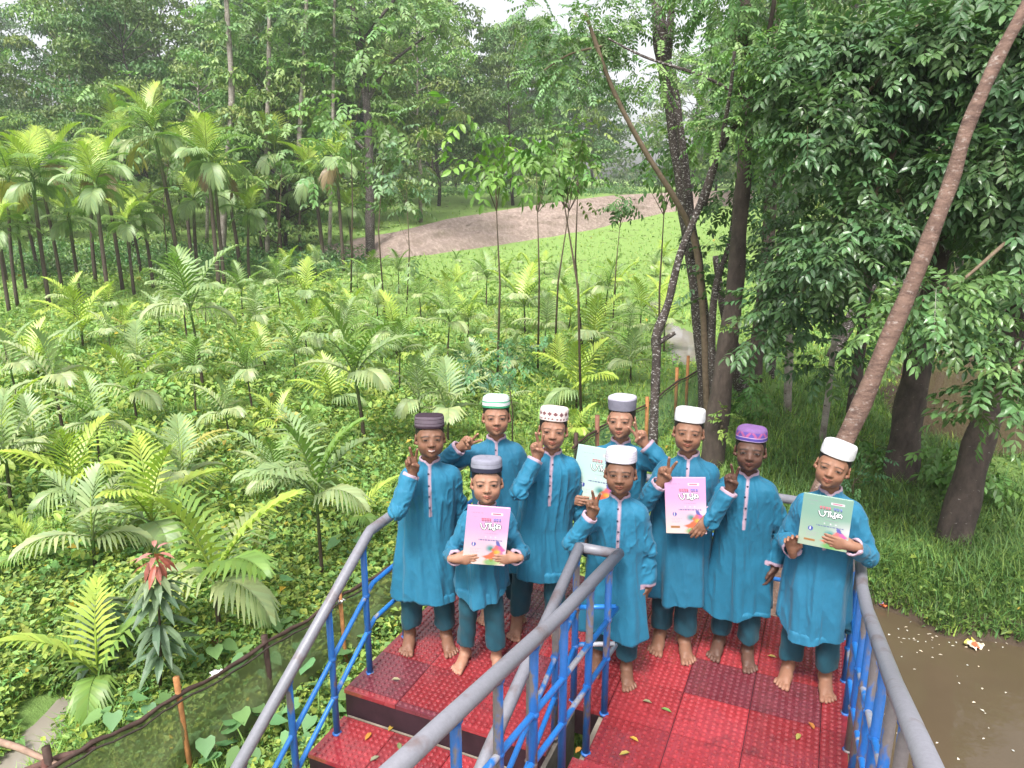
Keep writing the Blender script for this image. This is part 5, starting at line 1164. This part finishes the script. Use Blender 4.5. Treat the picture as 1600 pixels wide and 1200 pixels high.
bgt=[('slim brown trunk left of the dark net',[(1178,600,15,24),(1190,480,15,21),(1200,380,15,20),(1208,200,15.2,17),(1214,0,15.5,12)],M_bark),
 ('very thin dark trunk beside the slim brown one',[(1205,612,15.3,11),(1212,480,15.3,10),(1222,330,15.4,9),(1230,120,15.5,7)],M_dark),
 ('thin pale trunk with blotches in the middle of the grove',[(1230,655,12.8,13),(1234,520,12.8,12),(1238,400,12.9,11),(1244,250,13,9),(1250,60,13,7)],M_pale),
 ('thin whitish trunk right behind the rightmost boy',[(1284,695,11.2,11),(1296,600,11.2,9),(1308,490,11.3,8),(1318,360,11.4,7),(1330,200,11.5,5)],M_pale),
 ('reddish brown trunk between pale trunk and leaning pole',[(1328,668,12.4,19),(1340,580,12.5,17),(1352,480,12.6,15),(1360,340,12.8,13),(1366,150,13,10)],M_bark),
 ('dark trunk slanting to the upper right in the shade',[(1300,560,17,20),(1340,480,17,19),(1385,410,17,17),(1430,350,17,15),(1480,250,17.2,12),(1530,120,17.5,9)],M_dark),
 ('thick shaded trunk across the dark water',[(1448,470,22,40),(1470,380,22,34),(1490,300,22,30),(1510,180,22.3,24),(1525,40,22.6,18)],M_bark),
 ('second thick shaded trunk across the dark water',[(1400,455,24,34),(1412,380,24,30),(1424,300,24,26),(1440,160,24,20)],M_dark),
 ('thin shaded trunk at the far right beyond the water',[(1560,520,19,13),(1585,430,19,11),(1596,340,19,10),(1604,200,19,8)],M_bark),
 ('short leaning trunk behind the dark straight one',[(1165,640,13.8,26),(1150,560,13.8,20),(1130,480,13.8,13),(1118,400,13.8,9)],M_dark),
 ('thin mossy trunk just behind the thick lichened one',[(1118,640,12,14),(1112,540,12,12),(1118,450,12,11),(1140,380,12,8),(1150,300,12,6)],M_dark)]
cr=[[blob(1205,150,15,90,100),blob(1190,330,14.5,60,60)],[blob(1230,250,15.3,50,90)],[blob(1250,200,12.5,70,100),blob(1225,400,12.3,50,60)],[blob(1320,330,10.8,60,90),blob(1290,470,10.6,45,50)],[blob(1370,250,12,80,110),blob(1330,420,11.5,60,60)],
 [blob(1520,180,17,90,90)],[blob(1500,120,21.5,110,130)],[blob(1440,180,23.5,90,120)],[blob(1600,240,18.5,90,130)],[blob(1130,380,13.6,50,60)],[blob(1150,290,12,50,60),blob(1120,430,11.8,35,50)]]
for i,((lab,L_,mt),c) in enumerate(zip(bgt,cr)):
    near_tree('grove_tree',[L_],mt,lab,'tree','thin trees of the shaded grove',crown=sprays(rg(40+i),c,[140,90,110,80,110,150,190,170,160,50,70][i],.115*(1+.03*max(0,L_[0][2]-12)),.21,5,.34,(.085,.165,.060),.4,pin=bool(i%3)))
# hanging branches of big glossy leaves in front of the grove
hb=[('drooping branch of glossy leaves below the middle of the grove',[(1420,180,8.6,9),(1370,300,8.2,7),(1330,380,8,5),(1290,450,7.9,3)],[blob(1330,380,8,75,60),blob(1380,320,8.1,60,60)],260),
 ('drooping branch of glossy leaves high in the grove',[(1500,-60,9,10),(1420,60,8.6,8),(1360,140,8.4,5),(1310,200,8.3,3)],[blob(1370,110,8.4,95,70),blob(1300,200,8.3,70,55),blob(1440,60,8.5,70,60),blob(1260,110,8.8,70,60)],640),
 ('branch of fresh green leaves across the leaning pole',[(1570,380,7.2,6),(1500,440,7,5),(1440,470,6.9,4),(1395,490,6.8,2)],[blob(1450,470,6.9,60,38),blob(1510,450,7,50,40),blob(1400,500,6.8,35,25),blob(1540,520,7,40,30)],150),
 ('low spray of dark leaves over the purple cap',[(1330,380,9.2,5),(1270,440,9,4),(1220,490,9,3)],[blob(1230,470,9,50,40),blob(1270,430,9,55,40),blob(1190,540,9,35,25),blob(1300,560,9,30,30)],190),
 ('hanging branch of fresh leaves at the right edge above the water',[(1640,520,6.8,6),(1590,570,6.7,4),(1540,620,6.7,3)],[blob(1570,600,6.7,45,40),blob(1600,560,6.7,40,35),blob(1530,650,6.7,25,18)],80),
 ('dark leafy branch filling the upper right corner',[(1700,-60,8,12),(1620,60,7.8,8),(1560,150,7.6,5)],[blob(1590,110,7.7,90,90),blob(1540,260,7.6,60,60),blob(1600,330,7.6,50,70)],420),
 ('mass of shaded leaves between the middle trunks',[(1500,200,12,9),(1400,300,12,7),(1300,360,12,4)],[blob(1300,280,12,110,90),blob(1400,220,12.4,120,100),blob(1260,380,12,60,60),blob(1450,340,13,90,70)],560)]
for i,(lab,L_,bl,n) in enumerate(hb):
    fresh='fresh' in lab; near_tree('leafy_branch',[L_],M_stem,lab,'branch','leafy branches hanging in from the right',crown=sprays(rg(60+i),bl,int(n*.9),.118 if not fresh else .11,.21,5,.36,(.082,.160,.060) if not fresh else (.115,.22,.07),.5),leafmat=M_gloss)
# ---------------------------------------------------------------- saplings
sp=[((775,392),(772,250),55,26,'bright young tree with broad leaves before the earth bank',(.17,.32,.06),14,.20,1),((842,400),(838,262),60,30,'leafy sapling second from left before the earth bank',(.13,.25,.06),16,.16,1),
 ((908,668),(868,235),30,20,'very tall thin bare sapling rising beside the diamond cap',(.14,.27,.06),9,.14,1),((916,405),(905,230),38,45,'yellow-green bushy sapling at the middle of the earth bank',(.19,.27,.08),17,.13,1),
 ((868,408),(900,255),30,26,'forked sapling leaning right before the earth bank',(.13,.25,.06),16,.14,1),((632,408),(634,275),32,42,'pale feathery sapling standing on the left end of the earth bank',(.16,.25,.12),24,.22,1),
 ((597,402),(600,225),34,75,'narrow light green sapling near the dark trunk by the earth bank',(.17,.27,.12),24,.22,1),((545,405),(548,170),60,70,'large light green sapling left of the dark trunk',(.18,.31,.10),28,.28,1),
 ((1038,452),(1042,255),45,35,'thin sapling against the bright grass left of the lichened trunk',(.12,.23,.06),14,.14,1),((962,372),(972,318),18,16,'small dark bush on the right part of the earth bank',(.09,.18,.05),22,.16,1),
 ((800,715),(790,560),58,36,'small dark green shrub above the green and white cap',(.085,.20,.075),9.5,.085,1),((690,640),(735,585),40,22,'low twiggy shrub with blue-green leaves amid the palms',(.10,.21,.11),11,.085,1),
 ((262,412),(268,215),80,55,'wide light green sapling behind the left palms',(.17,.30,.10),38,.30,1),((430,405),(440,240),75,60,'rounded light green sapling behind the middle palms',(.17,.29,.10),38,.30,1),
 ((1300,880),(1290,850),1,1,'',0,0,0,0),((1400,740),(1402,700),30,25,'leafy weed at the foot of the thick brown trunk',(.10,.22,.045),8.6,.10,1),((1530,790),(1528,740),48,34,'pointed leafy weed growing beside the mossy trunk',(.11,.23,.05),7.6,.13,1),
 ((1175,660),(1172,620),35,28,'bushy weed at the foot of the short leaning trunk',(.10,.22,.045),12,.10,1),((1350,560),(1352,520),50,30,'shrub in the grove with wide pale leaves',(.10,.21,.06),11,.12,1),((1330,790),(1335,745),38,30,'feathery weed behind the rightmost boy',(.085,.21,.08),8.4,.06,1)]
for i,(b,t,rx,ry,lab,col,Y,L,on) in enumerate(sp):
    if not on: continue
    if b[1]<900: g=on_ground(*b); Y=g[1] if b[1]>470 else min(Y*1.0,g[1])
    g=at_dist(b[0],b[1],Y); top=at_dist(t[0],t[1],Y); kpx=float((g-_C)@_F)/FPX; gz=float(terrain(g[0],Y)); g[2]=gz-.03
    rs=rg(80+i); o=empty('sapling',tuple(g)); tag(o,lab,'sapling'); st=MB(); mid=(g+top)/2+rs.normal(size=3)*.02*abs(top[2]-g[2]); hh=abs(top[2]-g[2])
    st.tube(np.array([g,mid,top])-g,[.008+.004*hh,.006+.003*hh,.003],7,(.10,.075,.05))
    bl=[(top-np.array([0,0,.2])*0,(rx*kpx,rx*kpx*.8,ry*kpx))]
    for k in range(5): 
        q=top+rs.normal(size=3)*np.array([rx,rx*.6,ry*1.3])*kpx*.7; bl.append((q,(rx*kpx*.5,rx*kpx*.45,ry*kpx*.45))); st.tube(np.array([mid*.4+top*.6,q])-g,[.004+.001*hh,.002],5,(.10,.075,.05),caps=False)
    V,F,C=sprays(rs,bl,int(12+.62*(rx*ry)**.5*(1.2 if L<.2 else 1.1)),L,.24,4 if i!=0 else 3,L*2.6,col,.6); st.build('trunk',M_stem,o); link('crown',np_mesh('crown',V-g,F,C,smooth=False),o,M_leaf)
# two mango saplings bottom left
def whorl_sapling(base,top,lab,seed,red):
    g=on_ground(*base); Y=g[1]; tp_=at_dist(top[0],top[1],Y); o=empty('mango_sapling',tuple(g)); tag(o,lab,'sapling'); st=MB(); h=tp_-g
    st.tube(np.array([[0,0,-.03],h*.5+np.array([.02,0,0]),h]),[.013,.010,.005],7,(.09,.06,.045)); st.build('trunk',M_stem,o); rs=rg(seed); Vs=[];
    def wh(c,n,L,col,dr,up=.25):
        az=np.arange(n)*2.4+rs.random()*6; D=np.stack([np.cos(az),np.sin(az),up-dr*rs.random(n)],1); P=np.tile(c,(n,1))+D*.02-np.outer(rs.random(n),[0,0,.10]); Vs.append(leaf_mesh(P,D,np.tile([0,0,1.],(n,1))+rdir(n,rs)*.3,L*(.75+.4*rs.random(n)),L*.135,hue(col,n,rs,.2,.08),True,.55,.3))
    for f in (.42,.55,.68,.80,.90): wh(h*f+rs.normal(size=3)*.02,11,.24,(.14,.215,.125),.5)
    wh(h*.98,12,.22,(.17,.24,.13),.3)
    if red: wh(h*1.08+np.array([0,0,.05]),12,.17,(.42,.13,.10),1.3,.2); wh(h*1.08+np.array([0,0,.08]),6,.15,(.50,.22,.19),.2,.6)
    off=0;VV_=[];T=[];Q=[];CC=[]
    for V,F,C in Vs: VV_.append(V);T.append(F[0]+off);Q.append(F[1]+off);CC.append(C);off+=len(V)
    link('crown',np_mesh('crown',np.concatenate(VV_),[np.concatenate(T),np.concatenate(Q)],np.concatenate(CC),smooth=False),o,M_leaf)
whorl_sapling((250,1098),(244,890),'grey-green sapling with a tuft of new red leaves on top',91,True)
whorl_sapling((160,1060),(158,935),'grey-green sapling without red leaves at the lower left',92,False)
# taro plants by the steps and the fence
def taro(seed,n,L,h):
    r=rg(seed); st=MB(); lf=MB(); out=[(.0,0),(-.12,.30),(.06,.52),(.45,.50),(.80,.24),(1.12,0)]
    for k in range(n):
        az=k*2.4+r.random(); hh=h*r.uniform(.55,1.1); c=np.array([cos(az)*.16*hh/.4*r.uniform(.6,1.2),sin(az)*.16*hh/.4,hh]); st.tube([(0,0,0),c*np.array([.4,.4,.6]),c],[.008,.007,.005],5,(.13,.22,.05))
        l=L*r.uniform(.7,1.15); d=unit(np.array([cos(az),sin(az),-.45+.3*r.random()])); s=unit(np.cross(d,[0,0,1.])); nn=np.cross(s,d); V=[c]; col=hue((.15,.29,.11),1,r,.25,.12)[0]
        for q,w in out[1:]: V.append(c+d*l*q*.8+s*l*w*.8+nn*l*(.07-.12*q*q)); 
        for q,w in reversed(out[1:-1]): V.append(c+d*l*q*.8-s*l*w*.8+nn*l*(.07-.12*q*q))
        mid=[c+d*l*q*.8-nn*l*.1*q*q for q in (.35,.7)]; m=len(V); V+=mid; 
        F=[[0,1,2],[0,2,m],[2,3,m],[3,m+1,m],[3,4,m+1],[4,5,m+1],[5,6,m+1],[6,7,m+1],[7,m,m+1],[7,8,m],[8,0,m],[8,9,0]]
        lf.add(np.array(V),np.array(F),col)
    return st.mesh('stalks'),lf.mesh('leaves')
TA=[taro(500+i,n,L,h) for i,(n,L,h) in enumerate([(6,.16,.30),(5,.14,.25),(7,.13,.27),(4,.19,.34)])]
for a,b in TA: a.materials.append(M_stem); b.materials.append(M_leaf)
tl=[(478,1010),(500,1075),(430,1130),(465,1180),(548,1020),(395,1200),(520,960),(545,940),(455,1060),(375,1150),(330,1190),(440,1000),(575,985),(500,1150),(410,1070),(350,1240),(470,1240)]
tf_=[(335,1050),(190,1150),(420,960),(235,1130),(545,880)]
for j,(lst,wh_,grp) in enumerate(((tl,'between the steps and the net fence','taro plants beside the steps'),(tf_,'along the field side of the net fence','taro plants behind the net fence'))):
    for i,(a,b) in enumerate(sorted(lst)):
        p=on_ground(a,b); k=i%4; plant('taro_plant',TA[k],None,('stalks','leaves'),tuple(p),i*1.3,.9+.25*((i*7)%5)/5,f"{['large','small','many-leaved','tall'][k]} heart-leaved plant, {ordinal(i+1)} from left {wh_}",'plant',grp)
# small ferns growing on the bark of the dark trunk
for i,(a,b) in enumerate([(1135,640),(1128,665),(1150,505)]):
    p=at_dist(a,b,9.95); o=empty('bark_fern',tuple(p)); tag(o,['upper pale fern on the dark trunk','lower pale fern on the dark trunk','pale leafy fern high on the dark trunk'][i],'fern','ferns growing on the bark'); rs=rg(700+i)
    V,F,C=sprays(rs,[((0,-.05,0),(.08,.04,.12))],7,.06,.25,4,.16,(.22,.33,.07),.2); link('fronds',np_mesh('fronds',V,F,C,smooth=False),o,M_leaf); MB().sphere((0,0,-.02),(.02,.02,.03),6,4,(.08,.06,.04)).build('root_clump',M_stem,o)
# ================================================================== net fence, litter, leaves
M=NT('green_net'); co=M.co(); uvn=M.noise(co,2.5,4); c=M.mix(uvn,(.10,.125,.05),(.19,.215,.10)); M.set(Base_Color=c,Roughness=.7,Alpha=.72); M.bump(M.noise(co,6,3),.5,.03); M_net=M.m
M=NT('green_plastic_net'); co=M.co(); c=M.mix(M.noise(co,2.5,4),(.06,.17,.11),(.12,.26,.18)); M.set(Base_Color=c,Roughness=.7,Alpha=.48); M.bump(M.noise(co,6,3),.5,.03); M_net2=M.m
M_bam=m_attr('bamboo_and_wood',rough=.75,nscale=14,namp=.4,bump=.4,bscale=30)
def fence(rail,posts,netmat,bottom,label,seed,net_from=0.):
    g=at_z(*rail[len(rail)//2]); o=empty('net_fence',tuple(g)); tag(o,label,'fence'); rs=rg(seed)
    P=np.array([at_z(x,y,z) for x,y,z in rail]); n=len(P)*6; t=np.linspace(0,len(P)-1,n); Q=np.stack([np.interp(t,np.arange(len(P)),P[:,k]) for k in range(3)],1); Q[:,2]+=.012*np.sin(t*5)+.006*np.sin(t*13)
    MB().tube(Q-g,.015+.002*np.sin(t*9),8,(.055,.032,.026),jitter=.1).build('rail',M_bam,o)
    MB().tube(Q-g+np.array([.02,-.02,-.030]),.007,6,(.04,.03,.025),jitter=.1).build('rail',M_bam,o)
    for x,y,z,ht,w,col in posts:
        p=at_z(x,y,z); b=float(terrain(p[0],p[1]))-.1; MB().tube(np.array([[p[0]+.02,p[1],b],[p[0],p[1],(b+p[2])/2],[p[0]-.01,p[1],p[2]+ht]])-g,w,8,col,jitter=.08).build('post',M_bam,o)
    m=14; V=[]
    for i in range(n):
        zb=bottom(Q[i])
        for k in range(m): f=k/(m-1.); V.append(Q[i]*np.array([1,1,0])+np.array([0,0,Q[i][2]*(1-f)+zb*f])+np.array([.035*sin(i*.9+k*.6)*f,.05*sin(i*.55+k*.35)*f,0])-g)
    q=(np.arange(n-1)[:,None]*m+np.arange(m-1)[None]).ravel(); link('net',np_mesh('net',np.array(V),np.stack([q,q+m,q+m+1,q+1],1)),o,netmat)
gb=lambda p: float(terrain(p[0],p[1]))-.02
BW=(.06,.035,.028); OR=(.36,.16,.06)
fence([(-160,1330,-.72),(90,1192,-.72),(190,1140,-.72),(290,1082,-.72),(420,1004,-.72),(500,955,-.72),(575,905,-.72),(640,872,-.72),(760,790,-.72),(880,712,-.72)],[(78,1190,-.72,.10,.022,BW),(281,1087,-.72,.14,.020,OR),(416,1006,-.72,.07,.024,BW),(533,935,-.72,.08,.018,OR),(650,868,-.72,.08,.024,BW),(860,725,-.72,.1,.02,BW)],M_net,gb,'olive net fence with a dark pole rail running along the left of the steps',1)
fence([(895,700,-.74),(935,668,-.72),(1010,632,-.62),(1060,596,-.6),(1100,573,-.6),(1130,556,-.6),(1180,525,-.6),(1240,488,-.6)],[(901,690,-.7,.12,.028,BW),(934,668,-.7,.18,.034,(.20,.09,.06)),(1012,632,-.62,.12,.03,OR),(1058,592,-.6,.20,.03,OR),(1075,578,-.6,.26,.03,OR),(1125,556,-.6,.1,.03,BW),(1195,515,-.6,.1,.03,BW)],M_net2,gb,'green net fence with bamboo stakes behind the boys on the right',2)
# crossed sticks at the lower left corner
g=at_z(60,1180,-.8); o=empty('stick_heap',tuple(g)); tag(o,'blurred brown sticks crossing at the bottom left corner','sticks')
for i,(a,b) in enumerate([((-30,1150),(90,1195)),((40,1205),(150,1168)),((70,1240),(72,1170))]):
    p,q=at_z(*a,-.78),at_z(*b,-.74); MB().tube([p-g,(p+q)/2-g+np.array([0,0,.02]),q-g],[.022,.020,.016],7,[(.30,.20,.15),(.11,.06,.05),(.12,.05,.04)][i],jitter=.1).build('stick',M_bam,o)
# litter and floating bits
M_pap=m_attr('printed_wrapper',rough=.4,spec=.5,namp=.05)
def wrapper(px,py,z,sz,cols,label,name='snack_wrapper',cat='litter'):
    p=at_z(px,py,z) ; rs=rg(int(px)); mb=MB(); n=9; V=[];C=[]
    for i in range(n):
        for k in range(n):
            x,y=(i/(n-1.)-.5),(k/(n-1.)-.5); V.append((x*sz[0]+.01*rs.normal()*(abs(x)+.2),y*sz[1]+.008*rs.normal(),.012+.016*sin(x*9+y*5)+.006*rs.normal())); C.append(cols[0] if (abs(x)<.25 and abs(y+.1)<.28) else cols[1] if y<.28 else cols[2])
    q=(np.arange(n-1)[:,None]*n+np.arange(n-1)[None]).ravel(); mb.add(V,np.stack([q,q+n,q+n+1,q+1],1),C); o=mb.build(name,M_pap); o.location=p; o.rotation_euler=(.1,.1,.5); tag(o,label,cat); return o
wrapper(1521,1008,WZ+.015,(.17,.13),((.62,.10,.04),(.75,.66,.50),(.60,.55,.10)),'cream and red food wrapper floating at the edge of the pond')
wrapper(1384,946,WZ+.03,(.13,.08),((.65,.10,.03),(.70,.16,.05),(.15,.2,.5)),'small orange-red wrapper at the water edge beside the right railing')
wrapper(528,940,-.74,(.10,.05),((.7,.7,.68),(.72,.7,.7),(.7,.7,.7)),'white scrap of plastic tied to the fence rail','plastic_scrap')
wrapper(338,1054,-1.05,(.09,.06),((.7,.7,.68),(.72,.7,.7),(.7,.7,.7)),'white scrap of paper lying by the left fence','paper_scrap')
wrapper(335,1004,GZ+.05,(.15,.07),((.40,.08,.10),(.42,.10,.12),(.30,.07,.08)),'dark pink scrap lying at the foot of the near palm','plastic_scrap')
rs=rg(88); n=170; px=np.concatenate([rs.uniform(1390,1600,60),rs.uniform(1350,1600,36)]); py=np.concatenate([rs.normal(1000,14,60),rs.uniform(960,1190,36)])
P=np.array([at_z(a,b,WZ+.006) for a,b in zip(px,py)]); ok=poly_sd(P[:,0],P[:,1],POND1)<.15; P=P[ok]; n=len(P)
V,F,C=leaf_mesh(P,rdir(n,rs)*np.array([1,1,.03]),np.tile([0,0,1.],(n,1)),.03*(.4+rs.random(n)),.008*(.5+rs.random(n)),hue((.55,.50,.42),n,rs,.3,.1),bend=0)
tag(link('floating_debris',np_mesh('floating_debris',V,F,C,smooth=False),None,M_pap),'pale flecks and bits of leaf floating on the pond','debris',kind='stuff')
# fallen leaves on the landing: each one a thing
fl=[(612,1062,0,(.40,.36,.22),'pale curled leaf on the left tiles'),(580,1145,-.15,(.55,.25,.05),'orange leaf on the upper tread'),(607,1143,-.15,(.42,.28,.05),'yellow leaf on the upper tread beside the orange one'),(578,1190,-.15,(.30,.30,.20),'greyish leaf low on the upper tread'),(624,1172,-.15,(.22,.28,.12),'green-grey leaf near the middle railing on the upper tread'),
 (1033,1107,0,(.20,.34,.10),'fresh green leaf on the right tiles'),(984,1152,0,(.60,.36,.06),'yellow leaf on the right tiles near the gap'),(908,1168,0,(.60,.30,.06),'orange leaf by the foot of the middle railing'),(984,1176,0,(.42,.32,.08),'ochre leaf below the yellow one'),(1250,1147,0,(.34,.30,.08),'olive leaf on the tiles near the right railing'),(1272,1140,0,(.50,.20,.05),'rusty leaf on the tiles nearest the right railing'),(1213,1028,0,(.45,.34,.10),'yellowish leaf between the two rightmost boys'),(1004,1095,0,(.30,.28,.16),'tiny grey leaf right of the middle boy')]
for i,(a,b,z,c,lab) in enumerate(fl):
    p=at_z(a,b,z+.007); rs=rg(900+i); an=rs.random()*6; V,F,C=leaf_mesh(np.zeros((1,3)),np.array([[cos(an),sin(an),.05]]),np.array([[.1,.1,1.]]),.045+.012*rs.random(),.012,np.array([c]),True,.1,.5); V[:,2]-=V[:,2].min(); V=np.concatenate([V,V-np.array([0,0,.0007])]); F=[np.concatenate([f,f[:,::-1]+8]) for f in F]; C=np.tile(C,(2,1))
    o=link('fallen_leaf',np_mesh('fallen_leaf',V,F,C),None,M_leaf); o.location=p; tag(o,lab,'leaf','fallen leaves on the red tiles')
# ================================================================== haze: damp air over the field
hz=MB().box((0,72,12.5),(165,90,15.8)).build('haze',None); hz.data.materials.clear()
M=bpy.data.materials.new('damp_air'); M.use_nodes=True; M.node_tree.nodes.clear(); o_=M.node_tree.nodes.new('ShaderNodeOutputMaterial'); v_=M.node_tree.nodes.new('ShaderNodeVolumePrincipled')
v_.inputs['Color'].default_value=(.93,.96,1,1); v_.inputs['Density'].default_value=.0009; v_.inputs['Anisotropy'].default_value=.2; M.node_tree.links.new(v_.outputs[0],o_.inputs['Volume'])
hz.data.materials.append(M); tag(hz,'thin damp haze over the field and the wood','haze',kind='stuff')
